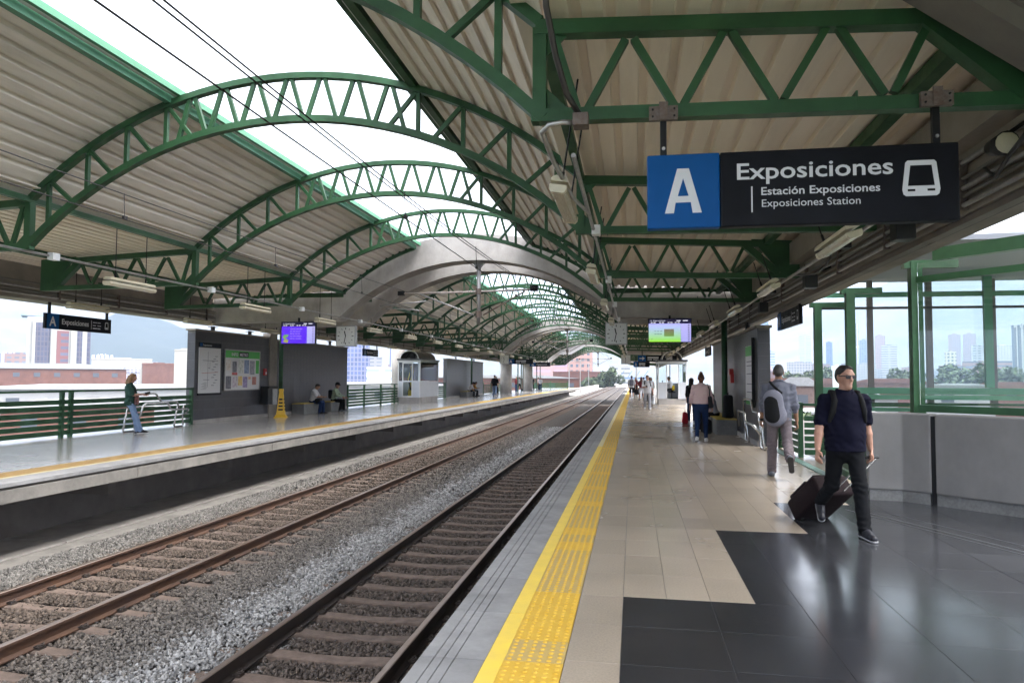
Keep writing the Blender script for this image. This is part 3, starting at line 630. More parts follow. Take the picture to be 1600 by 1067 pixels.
def side_sign(loc, rotz, label, post=0.35):
    t = thing('platform_sign', label, 'sign', loc, rotz, 'small hanging station signs')
    W, Hh = 2.15, 0.36
    part('board', MBX(0.41, W, -0.03, 0.03, 0, Hh), SIGNB, t); part('blue_panel', MBX(0.05, 0.408, -0.031, 0.031, 0, Hh), SIGNBLUE, t); part('end_cap', MBX(0, 0.048, -0.03, 0.03, 0, Hh), SIGNB, t)
    fit('lettering', 'A', WHITEP, t, 0.12, 0.07, 0.20, 0.22, bold=0.02, y=-0.034)
    fit('lettering', 'Exposiciones', WHITEP, t, 0.50, 0.13, 0.86, 0.125, bold=0.012, y=-0.032)
    part('divider_line', MBX(1.445, 1.455, -0.033, -0.031, 0.07, 0.29), WHITEP, t)
    for k in range(3): bars(t, 1.50, 0.235 - k * 0.075, 0.32, 0.026 if k == 2 else 0.018, WHITEP, -0.031, 2)
    train_icon(t, 1.92, 0.09, 0.13, 0.19, -0.0305, WHITEP, SIGNB)
    for x in (0.14, 2.02): part('hanger_post', MBX(x - 0.03, x + 0.03, -0.02, 0.02, Hh, Hh + post), BLACKP, t)
    return t
side_sign((-13.5, 14.72, 2.66), math.pi / 2, 'black Exposiciones sign hanging in front of the white tower on the left', 0.28)
side_sign((-13.5, 34.8, 2.66), math.pi / 2, 'small black sign hanging right of the left clock', 0.3)
side_sign((3.15, 16.6, 2.62), -math.pi / 2, 'black sign seen edge on beside the right concrete beam', 0.1)
side_sign((3.15, 33.0, 2.55), -math.pi / 2, 'distant small black sign above the right ticket booth', 0.5)
def dir_sign(x, y, z, wd, body, label, arrow=False):
    t = thing('direction_sign', label, 'sign', (x, y, z), 0, 'far overhead direction signs')
    part('board', MBX(wd * 0.28, wd, 0, 0.1, 0, 0.42), SIGNB, t); part('blue_panel', MBX(0, wd * 0.278, 0, 0.1, 0, 0.42), SIGNBLUE, t)
    if body == 'Exposiciones': fit('lettering', body, WHITEP, t, wd * 0.34, 0.14, wd * 0.5, 0.14, bold=0.012, y=-0.003)
    else: bars(t, wd * 0.34, 0.22, wd * 0.5, 0.09, WHITEP, -0.002, 1); bars(t, wd * 0.34, 0.10, wd * 0.4, 0.06, WHITEP, -0.002, 2)
    if arrow: part('arrow', MB().prism([(0.1, 0.18), (0.3, 0.18), (0.3, 0.08), (0.46, 0.21), (0.3, 0.34), (0.3, 0.24), (0.1, 0.24)], 'y', -0.004, -0.001), WHITEP, t)
    else: fit('lettering', 'A', WHITEP, t, wd * 0.09, 0.09, wd * 0.11, 0.24, bold=0.02, y=-0.003)
    for q in (0.15, 0.85): part('hanger_post', MBX(wd * q - 0.03, wd * q + 0.03, 0.03, 0.07, 0.42, 0.85), BLACKP, t)
dir_sign(0.3, 50.5, 2.75, 1.9, '', 'blue and black arrow sign above the right booth queue', True)
dir_sign(0.0, 56.0, 2.45, 1.2, '', 'small blue letter sign below the arrow sign')
dir_sign(-10.5, 60.0, 2.75, 2.2, '', 'first wide blue and black sign above the far left platform')
dir_sign(-10.3, 72.0, 2.75, 2.1, 'Exposiciones', 'farthest blue and black sign above the left platform')

# ================================================================== clocks and screens
CLF = mat('clock_face', (0.60, 0.61, 0.60), 0.45)
def clock(x, y, z, label, s=0.62, ztop=3.42):
    t = thing('station_clock', label, 'clock', (x, y, z), 0, 'square station clocks')
    part('case', MBX(-s / 2 - 0.025, s / 2 + 0.025, 0.0, 0.16, -s / 2 - 0.025, s / 2 + 0.025), mat('clock_case', (0.28, 0.29, 0.30), 0.4), t, bevel=0.006)
    f = part('dial', MBX(-s / 2, s / 2, -0.004, -0.0005, -s / 2, s / 2), CLF, t)
    for k in range(12):
        a = k * math.pi / 6; r1 = s * 0.44; r0_ = s * (0.34 if k % 3 == 0 else 0.37)
        part('hour_mark', MB().bar((r0_ * math.sin(a), -0.006, r0_ * math.cos(a)), (r1 * math.sin(a), -0.006, r1 * math.cos(a)), 0.004, s * (0.04 if k % 3 == 0 else 0.028)), BLACKP, f)
    for nm, a, L, wd in (('hour_hand', R(-14), s * 0.27, s * 0.055), ('minute_hand', R(192), s * 0.39, s * 0.04)):
        part(nm, MB().bar((-L * 0.06 * math.sin(a), -0.009, -L * 0.06 * math.cos(a)), (L * math.sin(a), -0.009, L * math.cos(a)), 0.003, wd), BLACKP, t)
    for q in (-0.15, 0.15): part('hanger_rod', MB().tube([(q, 0.08, s / 2 + 0.02), (q, 0.08, ztop - z)], 0.012, 6), STEEL, t)
clock(-0.52, 22.35, 2.93, 'square clock hanging above the right platform edge, left of the screen')
clock(-9.27, 22.35, 2.90, 'square clock hanging above the left platform, right of the screen')
clock(-0.55, 53.0, 2.95, 'distant square clock above the right platform edge')
clock(-9.5, 53.0, 2.95, 'distant square clock above the left platform beside the round columns')
def scr_mat(name, c1, c2, e, vert=True):
    m = bpy.data.materials.new(name); m.use_nodes = True; n = m.node_tree.nodes; L = m.node_tree.links; p = n['Principled BSDF']; p.inputs['Base Color'].default_value = (0.01, 0.01, 0.01, 1); p.inputs['Roughness'].default_value = 0.3
    tc = n.new('ShaderNodeTexCoord'); sx = n.new('ShaderNodeSeparateXYZ'); L.new(tc.outputs['Generated'], sx.inputs[0]); mx = n.new('ShaderNodeMix'); mx.data_type = 'RGBA'; mx.inputs[6].default_value = c1 + (1,); mx.inputs[7].default_value = c2 + (1,)
    L.new(sx.outputs[2], mx.inputs[0]); L.new(mx.outputs[2], p.inputs['Emission Color']); p.inputs['Emission Strength'].default_value = e * 0.33; return m
def screen(x, y, z, wd, ht, label, mains, ztop):
    t = thing('info_screen', label, 'screen', (x, y, z))
    part('case', MBX(-0.02, wd + 0.02, 0.004, 0.10, -0.02, ht + 0.02), BLACKG, t)
    cw = wd * 0.76
    part('main_picture', MBX(0, cw, -0.002, 0.003, 0, ht * 0.80), mains, t)
    part('header_bar', MBX(0, wd, -0.002, 0.003, ht * 0.805, ht), scr_mat('screen_header', (0.012, 0.008, 0.06), (0.008, 0.006, 0.04), 0.35), t)
    side = part('side_list', MBX(cw + 0.004, wd, -0.002, 0.003, 0, ht * 0.80), scr_mat('screen_list', (0.40, 0.40, 0.85), (0.50, 0.47, 0.90), 0.45), t)
    TXT = scr_mat('screen_text', (0.75, 0.75, 0.85), (0.8, 0.8, 0.9), 0.5); DK = scr_mat('screen_dark', (0.03, 0.02, 0.08), (0.05, 0.03, 0.1), 0.4)
    fit('lettering', 'A  Exposiciones', TXT, t, wd * 0.04, ht * 0.91, wd * 0.36, ht * 0.05, y=-0.004); bars(t, wd * 0.66, ht * 0.91, wd * 0.3, ht * 0.035, TXT, -0.003, 2)
    for k, q in enumerate((0.05, 0.25, 0.45, 0.62)): bars(t, wd * q, ht * 0.83, wd * 0.13, ht * 0.035, TXT, -0.003, 2)
    for k in range(10):
        part('list_entry', MBX(cw + wd * 0.17, cw + wd * 0.205, -0.004, -0.0025, ht * (0.035 + 0.077 * k), ht * (0.07 + 0.077 * k)), DK, side)
    part('hanger_post', MBX(wd / 2 - 0.03, wd / 2 + 0.03, 0.03, 0.07, ht, ztop - z), BLACKP, t)
    return t, cw
s1, cw = screen(0.44, 21.42, 2.63, 1.20, 0.66, 'screen with lilac and green picture hanging over the right platform', scr_mat('screen_lilac_green', (0.22, 0.55, 0.01), (0.36, 0.36, 0.80), 0.62), 3.4)
part('photo', MBX(0.44, 0.72, -0.004, -0.0025, 0.16, 0.37), scr_mat('screen_photo', (0.16, 0.30, 0.05), (0.20, 0.16, 0.13), 0.45), s1)
INK = scr_mat('screen_ink', (0.10, 0.2, 0.15), (0.1, 0.16, 0.2), 0.3); bars(s1, 0.16, 0.30, 0.24, 0.016, INK, -0.003); bars(s1, 0.16, 0.22, 0.24, 0.016, INK, -0.003); bars(s1, 0.08, 0.07, 0.03, 0.03, INK, -0.003, 1)
s2, cw = screen(-10.84, 21.05, 2.60, 1.10, 0.66, 'screen with violet picture hanging over the left platform', scr_mat('screen_violet', (0.07, 0.008, 0.62), (0.09, 0.02, 0.66), 0.6), 3.4)
VT = scr_mat('screen_lilac_text', (0.35, 0.25, 0.8), (0.4, 0.3, 0.85), 0.5)
for k in range(5): bars(s2, 0.28, 0.44 - k * 0.075, 0.42 - 0.04 * (k % 3), 0.018, VT, -0.003, 4)
part('picture_figure', MB().prism([(0.04, 0.05), (0.2, 0.01), (0.24, 0.1), (0.13, 0.16), (0.2, 0.2), (0.25, 0.27), (0.1, 0.28), (0.03, 0.2), (0.1, 0.12)], 'y', -0.004, -0.0025), scr_mat('screen_olive', (0.35, 0.30, 0.03), (0.10, 0.35, 0.15), 0.5), s2)

# ================================================================== overhead line
def mast(y, label, ztop=5.17):
    t = thing('catenary_mast', label, 'catenary mast', (XC + 0.09, y, 0), 0, 'hanging catenary masts')
    GM = mat('mast_grey', (0.30, 0.29, 0.29), 0.5, metal=0.4)
    part('post', MB().tube([(0, 0, ztop - 0.1), (0, 0, 3.2)], [0.07, 0.055], 12), GM, t, True)
    part('top_plate', MB().box(-0.22, 0.22, -0.2, 0.2, ztop - 0.04, ztop).prism([(-0.2, ztop - 0.04), (-0.07, ztop - 0.2), (0.07, ztop - 0.2), (0.2, ztop - 0.04)], 'y', -0.03, 0.03), GM, t)
    part('insulated_arm', MB().tube([(-2.45, 0, 4.20), (-0.5, 0, 4.22), (0, 0, 4.23), (0.5, 0, 4.24), (1.75, 0, 4.27)], [0.03, 0.03, 0.03, 0.03, 0.03], 8), mat('pink_grey_insulator', (0.42, 0.36, 0.34), 0.5), t, True)
    part('stay_tube', MB().tube([(-1.9, 0, 4.18), (-0.15, 0, 3.5)], 0.026, 8), GM, t, True); part('stay_tube', MB().tube([(1.45, 0, 4.22), (0.15, 0, 3.5)], 0.022, 8), mat('brown_insulator', (0.16, 0.11, 0.09), 0.5), t, True)
    part('registration_arm', MB().tube([(-3.2, 0, 3.82), (-1.7, 0, 3.95)], 0.022, 8), GM, t, True); part('registration_arm', MB().tube([(-3.0, 0, 3.72), (-2.2, 0, 3.70), (-1.9, 0, 3.66)], 0.016, 8), GM, t, True)
    part('clamp', MB().tube([(0, 0, 3.42), (0, 0, 3.62)], 0.10, 10).tube([(0, 0, 4.14), (0, 0, 4.32)], 0.09, 10), RUST, t)
    part('end_insulator', MB().box(1.62, 1.85, -0.06, 0.06, 4.22, 4.40), BLACKP, t); part('end_insulator', MB().box(-2.6, -2.4, -0.06, 0.06, 4.14, 4.28), BLACKP, t)
    return t
m0 = mast(21.85, 'catenary mast hanging from the nearest concrete arch'); 
for y, lab in ((52.3, 'catenary mast hanging from the second concrete arch pair'), (98.4, 'farthest catenary mast in front of the bright exit')):
    c = clone(m0, None, (XC + 0.09, y, 0)); c['label'] = lab
def sag(y, z0, z1): 
    f = (y - 21.85) / 30.45; f = f - math.floor(f); return z1 - (z1 - z0) * 4 * f * (1 - f)
for lab, xx, z0, z1, dbl in (('twin messenger wires above the near track', -3.0, 3.95, 4.33, True), ('single contact wire above the near track', -2.9, 3.60, 3.66, False), ('messenger wire above the far track', -7.0, 4.08, 4.24, False), ('contact wire above the far track', -6.95, 3.72, 3.74, False)):
    t = thing('overhead_wire', lab, 'wire', (xx, 0, 0), 0, 'overhead wires')
    ysq = [2.5 + k * 1.5 for k in range(70)]
    for q in ((-0.035, 0.035) if dbl else (0,)): part('wire', MB().tube([(q, y, sag(y, z0, z1)) for y in ysq], 0.008, 6), WIRE, t)
    if not dbl and z1 < 3.8:
        zz0, zz1 = (3.95, 4.33) if xx > -5 else (4.08, 4.24)
        for y in (8.9, 13.2, 17.8, 27, 33, 39, 45): part('dropper', MB().tube([(0, y, z0), (-0.02, y, sag(y, zz0, zz1))], 0.006, 5).box(-0.02, 0.02, y - 0.03, y + 0.03, z0, z0 + 0.05), WIRE, t)

CBL = mat('cable_black', (0.008, 0.008, 0.008), 0.5)
for lab, pts in (('thick black cable loop hanging by the right beam near the sign', [(2.86, 5.35, 3.52), (2.80, 5.5, 3.40), (2.72, 5.75, 3.20), (2.76, 6.05, 3.12), (2.90, 6.35, 3.20), (2.93, 6.6, 3.34)]), ('thin sagging cable between the first two right lamps', [(2.3, 8.9, 3.08), (2.38, 9.5, 2.98), (2.45, 10.3, 2.99), (2.34, 11.1, 3.08)]), ('looped cable under the left beam above the tiled wall', [(-13.38, 24.0, 3.42), (-13.3, 24.5, 3.24), (-13.28, 25.0, 3.28), (-13.38, 25.6, 3.45)])):
    t = thing('hanging_cable', lab, 'cable', pts[0]); part('cable', MB().tube([tuple(a - b for a, b in zip(p, pts[0])) for p in pts], 0.016, 8), CBL, t, True)
t = thing('floodlight', 'black floodlight under the right beam at the picture edge', 'floodlight', (2.72, 5.9, 3.3)); part('lamp_head', MB().tube([(0, -0.12, 0), (0, 0.1, 0.03)], [0.09, 0.06], 14), CBL, t, True); part('lens', MB().tube([(0, -0.13, 0), (0, -0.121, 0)], 0.08, 14), CREAM, t); part('bracket', MB().bar((0, 0, 0.06), (0.2, 0, 0.2), 0.03, 0.03), CBL, t)

# ================================================================== tiled walls
WT = mat('grey_wall_tile', (0.060, 0.058, 0.066), 0.3, var=0.12, vscale=5, spec=0.5); objrand(WT, 0.08)
WG = mat('wall_tile_grout', (0.14, 0.135, 0.13), 0.8)
def tiled_wall(label, xf, nx, y0, y1, h, single, ends=True):
    """wall along Y whose tiled face at xf looks along nx (+1 / -1)"""
    t = thing('tiled_wall', label, 'wall', (xf, y0, 0), 0, 'grey tiled platform walls'); L = y1 - y0; th = 0.28
    part('core', MBX(min(-nx * th, -nx * 0.012), max(-nx * th, -nx * 0.012), 0.012, L, 0.0, h), WG, t)
    part('skirting', MBX(min(0.02 * nx, -nx * 0.011), max(0.02 * nx, -nx * 0.011), 0, L, 0.0, 0.12), CONC, t)
    part('cap', MBX(min(0.05 * nx, -nx * (th + 0.04)), max(0.05 * nx, -nx * (th + 0.04)), -0.05, L, h, h + 0.06), CONCB, t)
    nY = int(L / 0.305); nz = int((h - 0.12) / 0.30); ty = L / nY; tz = (h - 0.12) / nz
    tm = mesh('wall_tile', MBX(min(0, -nx * 0.0115), max(0, -nx * 0.0115), 0.002, ty - 0.002, 0.002, tz - 0.002), WT, bevel=0.0015)
    if single:
        for a in range(nY):
            for b in range(nz): link('wall_tile', tm, t, (0, a * ty, 0.12 + b * tz))
    else:
        mb = MB()
        for a in range(nY):
            for b in range(nz): mb.box(min(0, -nx * 0.0115), max(0, -nx * 0.0115), a * ty + 0.003, (a + 1) * ty - 0.003, 0.12 + b * tz + 0.003, 0.12 + (b + 1) * tz - 0.003)
        o = part('wall_tile_field', mb, WT, t); o['kind'] = 'stuff'
    em = mesh('wall_tile', MBX(min(-nx * th, 0), max(-nx * th, 0), 0.0, 0.0115, 0.002, 0.298), WT)
    for b in range(int(h / 0.30)): link('wall_tile', em, t, (0, 0, b * 0.3))
    for q in (0.25, 0.75): part('top_post', MB().box(-nx * 0.14 - 0.05, -nx * 0.14 + 0.05, L * q - 0.05, L * q + 0.05, h + 0.06, 3.30 if xf < 0 else 3.06).box(-nx * 0.14 - 0.12, -nx * 0.14 + 0.12, L * q - 0.12, L * q + 0.12, (3.28 if xf < 0 else 3.05) - 0.02, (3.28 if xf < 0 else 3.05) - 0.001), BLACKP, t)
    return t
tiled_wall('grey tiled wall with two posters on the left platform', -14.28, 1, 21.8, 26.7, 3.08, True)
tiled_wall('grey tiled wall behind the two seated men on the left', -14.28, 1, 27.35, 34.7, 3.02, False)
tiled_wall('distant grey tiled wall behind the far left bench', -14.28, 1, 54.5, 68.2, 3.02, False)
tiled_wall('grey tiled wall behind the right bench with a tall green poster', 2.86, -1, 17.6, 27.2, 2.76, True)
pil = thing('pilaster', 'concrete pilaster between the two left tiled walls', 'pilaster', (-14.3, 27.0, 0)); part('shaft', MBX(-0.25, 0.06, -0.28, 0.32, 0, 3.28), CONCB, pil)
def pipe_col(x, y, h, label, r=0.085):
    t = thing('green_column', label, 'column', (x, y, 0), 0, 'round green columns'); part('shaft', MB().tube([(0, 0, 0), (0, 0, h)], r, 16), GREEN, t, True); part('base_plate', MBX(-0.13, 0.13, -0.13, 0.13, 0, 0.012), GREEN, t)
pipe_col(-14.0, 27.2, 3.35, 'round green column beside the yellow cone'); pipe_col(2.66, 22.2, 3.35, 'round green column against the right tiled wall'); pipe_col(-14.0, 62.0, 3.3, 'round green column by the far left bench')
for x, y, lab in ((-13.4, 76.0, 'thick round concrete column on the far left platform'), (-13.4, 92.0, 'second thick concrete column at the far left platform end'), (-14.9, 44.6, 'concrete column behind the left booth')):
    t = thing('concrete_column', lab, 'column', (x, y, 0), 0, 'round concrete columns'); part('shaft', MB().tube([(0, 0, 0), (0, 0, 3.5)], 0.62 if y > 50 else 0.42, 24), CONC, t, True)
for k, (x, y) in enumerate(((-12.6, 79.0), (-13.0, 84.0), (-13.4, 88.0), (-12.9, 97.0), (-13.2, 103.0))):
    t = thing('thin_post', '%s thin dark post on the far left platform' % ('first', 'second', 'third', 'fourth', 'fifth')[k], 'post', (x, y, 0), 0, 'thin dark posts'); part('shaft', MBX(-0.06, 0.06, -0.06, 0.06, 0, 3.4), mat('dark_green_post', (0.02, 0.05, 0.03), 0.5), t)
# posters
PAP = mat('poster_paper', (0.62, 0.62, 0.64), 0.4)
t = thing('metro_map', 'tall white metro map panel on the left tiled wall', 'poster', (-14.26, 21.98, 0.95))
part('panel', MBX(0.0, 0.03, 0, 1.26, 0.05, 1.58), PAP, t); part('header', MBX(0.0, 0.035, -0.02, 1.28, 1.60, 1.75), SIGNB, t); part('header_blue', MBX(0.0, 0.037, 0.02, 0.16, 1.62, 1.73), SIGNBLUE, t); part('base_rail', MBX(0.0, 0.06, -0.04, 1.30, -0.02, 0.05), BLACKP, t)
fit('lettering', 'Exposiciones', WHITEP, t, 0.0, 1.64, 0.5, 0.06, (math.pi / 2, 0, math.pi / 2)).location = (0.037, 0.2, 1.64)
LN = mat('map_line', (0.10, 0.11, 0.14), 0.5); RDL = mat('map_line_red', (0.45, 0.12, 0.06), 0.5)
for a, b, m in (((0.5, 0.25), (0.5, 1.45), LN), ((0.2, 1.15), (1.1, 1.15), LN), ((0.15, 0.72), (1.1, 0.76), RDL), ((0.25, 0.5), (0.6, 0.5), LN), ((0.62, 0.85), (0.62, 1.1), LN), ((0.5, 0.9), (0.62, 0.9), LN)):
    part('map_line', MB().bar((0.0315, a[0], a[1]), (0.0315, b[0], b[1]), 0.002, 0.014, (1, 0, 0)), m, t)
for k in range(9): part('map_text', MBX(0.0305, 0.0315, 0.12 + 0.09 * (k % 3), 0.42 + 0.05 * (k % 2), 0.18 + 0.028 * k, 0.188 + 0.028 * k), LN, t)
for k in range(12): part('map_text', MBX(0.0305, 0.0315, 0.72 + 0.1 * (k % 3), 0.88 + 0.1 * (k % 3), 0.3 + 0.09 * k, 0.32 + 0.09 * k), LN, t)
t = thing('notice_board', 'wide notice board with a green header full of small posters', 'notice board', (-14.26, 23.5, 1.06))
part('panel', MBX(0.0, 0.02, 0.03, 2.42, 0.03, 1.44), PAP, t); part('frame', MB().box(0, 0.04, 0, 2.45, 0, 0.03).box(0, 0.04, 0, 2.45, 1.44, 1.48).box(0, 0.04, 0, 0.03, 0.03, 1.44).box(0, 0.04, 2.42, 2.45, 0.03, 1.44), STEEL, t)
part('header', MBX(0.0202, 0.024, 0.03, 2.42, 1.18, 1.44), mat('poster_green', (0.05, 0.42, 0.06), 0.4), t); part('title_box', MBX(0.0242, 0.026, 0.95, 1.6, 1.22, 1.40), BLACKP, t); part('side_note', MBX(0.0202, 0.024, 2.15, 2.38, 0.62, 1.12), MATS['poster_green'], t)
for ss, y, wd in (('INFO', 0.45, 0.42), ('METRO', 1.0, 0.55)):
    fit('lettering', ss, WHITEP, t, 0, 0, wd, 0.11, (math.pi / 2, 0, math.pi / 2), bold=0.02).location = (0.0265, y, 1.25)
pc = [((0.55, 0.42, 0.34), 0.1, 0.42, 0.72, 1.12), ((0.10, 0.10, 0.12), 0.52, 0.80, 0.66, 1.05), ((0.45, 0.05, 0.05), 0.5, 0.85, 0.56, 0.65), ((0.32, 0.36, 0.32), 0.92, 1.25, 0.62, 1.12), ((0.10, 0.14, 0.24), 1.32, 1.66, 0.62, 1.12), ((0.14, 0.14, 0.17), 1.72, 2.06, 0.58, 1.10), ((0.05, 0.05, 0.07), 0.1, 0.45, 0.06, 0.52), ((0.40, 0.30, 0.42), 0.52, 0.86, 0.12, 0.5), ((0.55, 0.26, 0.08), 0.92, 1.2, 0.18, 0.52), ((0.15, 0.12, 0.24), 1.24, 1.56, 0.1, 0.5), ((0.52, 0.20, 0.12), 1.62, 1.80, 0.4, 0.5), ((0.24, 0.08, 0.06), 1.9, 2.2, 0.2, 0.5)]
for k, (c, a, b, z0, z1) in enumerate(pc): part('small_poster', MBX(0.0202, 0.0225, a, b, z0, z1), mat('small_poster_%d' % k, c, 0.4, col2=tuple(min(0.75, x * 2.2 + 0.08) for x in c), vscale=9), t)
t = thing('tall_poster', 'tall green and white poster on the right tiled wall', 'poster', (2.855, 18.05, 0.93))
part('panel', MBX(-0.04, 0, 0, 1.12, 0, 1.45), PAP, t); part('green_top', MBX(-0.043, -0.0405, 0.02, 1.10, 1.2, 1.44), MATS['poster_green'], t); part('green_foot', MBX(-0.043, -0.0405, 0.02, 1.10, 0.01, 0.13), MATS['poster_green'], t); part('side_rail', MBX(-0.07, 0, -0.05, -0.002, -0.05, 1.62), BLACKP, t)
for z in (0.3, 0.5, 0.75, 0.95, 1.05): part('map_text', MBX(-0.042, -0.0405, 0.15, 0.95, z, z + 0.02), LN, t)
t = thing('fire_call_point', 'small red fire call point on the left tiled wall', 'call point', (-14.27, 26.35, 1.62)); part('case', MBX(0, 0.08, -0.08, 0.08, 0, 0.26), mat('red_paint', (0.42, 0.02, 0.02), 0.4), t, bevel=0.01); part('label_plate', MBX(0.08, 0.083, -0.03, 0.05, 0.04, 0.13), WHITE, t)
t = thing('fire_call_point', 'small red call point beside the right green column', 'call point', (2.84, 21.6, 1.45)); part('case', MBX(-0.09, 0, -0.1, 0.1, 0, 0.26), MATS['red_paint'], t, bevel=0.01); part('bell', MB().tube([(-0.12, 0, 0.32), (-0.01, 0, 0.32)], 0.09, 14), MATS['red_paint'], t)
t = thing('litter_bin', 'black and steel litter bin fixed to the left tiled wall', 'bin', (-14.22, 26.0, 0.5)); part('body', MBX(0, 0.32, 0, 0.36, 0, 0.62), BLACKG, t, bevel=0.02); part('steel_front', MBX(0.0, 0.34, 0.38, 0.72, -0.02, 0.58), STEEL, t, bevel=0.02); part('lid', MBX(0, 0.36, 0, 0.74, 0.60, 0.70), BLACKG, t, bevel=0.02)
# yellow cone
YC = mat('cone_yellow', (0.75, 0.45, 0.01), 0.4)
t = thing('wet_floor_cone', 'tall yellow wet floor cone beside the left green column', 'cone', (-13.4, 26.1, 0), R(20))
def frust(mb, w0, w1, z0, z1): return mb.add([(-w0, -w0, z0), (w0, -w0, z0), (w0, w0, z0), (-w0, w0, z0), (-w1, -w1, z1), (w1, -w1, z1), (w1, w1, z1), (-w1, w1, z1)], [(3, 2, 1, 0), (4, 5, 6, 7), (0, 1, 5, 4), (1, 2, 6, 5), (2, 3, 7, 6), (3, 0, 4, 7)])
part('base', frust(frust(MB(), 0.24, 0.24, 0, 0.03), 0.22, 0.17, 0.03, 0.12), YC, t, bevel=0.01); part('cone', frust(MB(), 0.16, 0.07, 0.121, 1.0), YC, t, bevel=0.012); part('cap', frust(MB(), 0.085, 0.075, 1.001, 1.10), YC, t, bevel=0.01)
for k in range(4):
    z = 0.28 + k * 0.13; wv = 0.16 - (z - 0.12) * 0.102
    part('printed_mark', MBX(-wv * 0.6, wv * 0.6, -wv - 0.008, -wv + 0.004, z, z + 0.06), BLACKP, t); part('printed_mark', MBX(wv - 0.004, wv + 0.008, -wv * 0.6, wv * 0.6, z, z + 0.06), BLACKP, t)
# benches
BCH = mat('grey_granite', (0.20, 0.20, 0.195), 0.6, var=0.35, vscale=30)
def bench(x0, x1, y0, y1, label, name='stone_bench'):
    t = thing(name, label, 'bench', (x0, y0, 0), 0, 'stone benches'); 
    part('block', MBX(0, x1 - x0, 0, y1 - y0, 0.0, 0.42), BCH, t, bevel=0.01); part('yellow_edge', MBX(-0.005, x1 - x0 + 0.005, -0.005, y1 - y0 + 0.005, 0.421, 0.45), mat('bench_yellow', (0.42, 0.30, 0.03), 0.5, var=0.2), t)
bench(-14.2, -13.65, 28.6, 30.6, 'stone block bench under the seated man in white'); bench(-14.2, -13.65, 31.4, 33.0, 'stone block bench under the man with the cap'); bench(2.28, 2.84, 21.0, 21.95, 'near stone bench with yellow edge along the right wall'); bench(2.28, 2.84, 22.5, 26.5, 'long stone bench farther along the right wall'); bench(-14.2, -13.6, 58.5, 63.0, 'stone bench at the far left tiled wall')
# steel leaning rails
def lean_rail(x, y, label, flip, rotz):
    t = thing('leaning_rail', label, 'leaning rail', (x, y, 0), rotz, 'steel tube leaning rails')
    def lp_(u, wv): # leg loop at u
        P = [(u + 0.02, 0.02, 0.66), (u - 0.06, 0.04, 0.35), (u - 0.10, 0.05, 0.06), (u - 0.06, 0.06, 0.02), (u + wv + 0.02, 0.06, 0.02), (u + wv + 0.05, 0.05, 0.06), (u + wv - 0.03, 0.03, 0.35), (u + wv - 0.01, 0.0, 0.66)]
        part('leg_loop', MB().tube(P, 0.026, 10), STAIN, t, True); part('leg_tie', MB().tube([(u - 0.05, 0.04, 0.36), (u + wv - 0.03, 0.03, 0.36)], 0.02, 8), STAIN, t, True)
    lp_(0.1, 0.32); lp_(2.35, 0.30)
    part('upper_tube', MB().tube([(0.12, 0, 0.66), (0.12, 0, 1.0), (0.18, 0, 1.06), (1.2, 0, 1.06), (1.3, 0, 1.03), (1.5, 0, 0.84), (1.6, 0, 0.80), (2.2, 0, 0.80), (2.3, 0, 0.77), (2.4, 0, 0.6)], 0.03, 10), STAIN, t, True)
    part('lower_tube', MB().tube([(0.40, -0.15, 0.40), (0.5, -0.18, 0.72), (0.6, -0.2, 0.78), (1.5, -0.2, 0.78), (1.6, -0.2, 0.74), (1.68, -0.2, 0.6), (1.8, -0.2, 0.56), (2.55, -0.2, 0.56), (2.65, -0.15, 0.52), (2.62, -0.02, 0.36)], 0.03, 10), STAIN, t, True)
lean_rail(-13.85, 18.0, 'bent steel leaning rail behind the woman with the phone', 1, math.pi / 2); lean_rail(2.75, 19.2, 'bent steel leaning rail beside the right tiled wall', 1, -math.pi / 2); lean_rail(-13.85, 71.0, 'far steel leaning rail on the left platform', 1, math.pi / 2)
# slatted fences
def fence(a, b, label, nsl, pitch, hs, ztop, posts):
    a = Vector((a[0], a[1], 0)); b = Vector((b[0], b[1], 0)); L = (b - a).length; rz = math.atan2(b.y - a.y, b.x - a.x)
    t = thing('slatted_fence', label, 'fence', a, rz, 'green slatted fences')
    sm = mesh('slat', MBX(0.0, L, -0.012, 0.012, 0, hs), GREEN); pm = mesh('post', MBX(-0.045, 0.045, -0.045, 0.045, 0, ztop - 0.03), GREEN)
    for k in range(nsl): link('slat', sm, t, (0, 0, 0.06 + k * pitch))
    for q in posts: link('post', pm, t, (q, 0, 0))
    part('top_rail', MBX(-0.03, L + 0.03, -0.045, 0.045, ztop - 0.03, ztop + 0.02), GREEN, t)
    return t
fence((-14.3, 5.5), (-14.3, 21.75), 'long green slatted fence at the left edge, before the tiled wall', 6, 0.155, 0.115, 1.17, [0.1, 3.6, 7.2, 10.75, 11.05, 16.2])
fence((-14.3, 34.75), (-14.3, 43.0), 'green slatted fence left of the left booth', 6, 0.155, 0.115, 1.17, [0.1, 2.4, 5.0, 7.4, 8.2]); fence((-14.3, 47.5), (-14.3, 54.4), 'short green slatted fence right of the left booth', 6, 0.155, 0.115, 1.17, [0.2, 3.4, 6.6]); fence((-14.3, 68.3), (-14.3, 80.0), 'distant green slatted fence by the black shirted man', 6, 0.155, 0.115, 1.17, [0.2, 4, 8, 11.5])
fence((3.3, 17.5), (3.3, 15.3), 'green slatted fence behind the man with the grey backpack', 6, 0.134, 0.102, 1.08, [0.1, 2.15]); fence((3.36, 15.28), (5.6, 15.28), 'green slatted fence across the footbridge recess', 6, 0.134, 0.102, 1.06, [0.6, 2.2]); fence((3.3, 13.0), (3.12, 10.6), 'green slatted fence beside the suitcase man and the parapet', 6, 0.134, 0.102, 1.06, [0.05, 2.35])
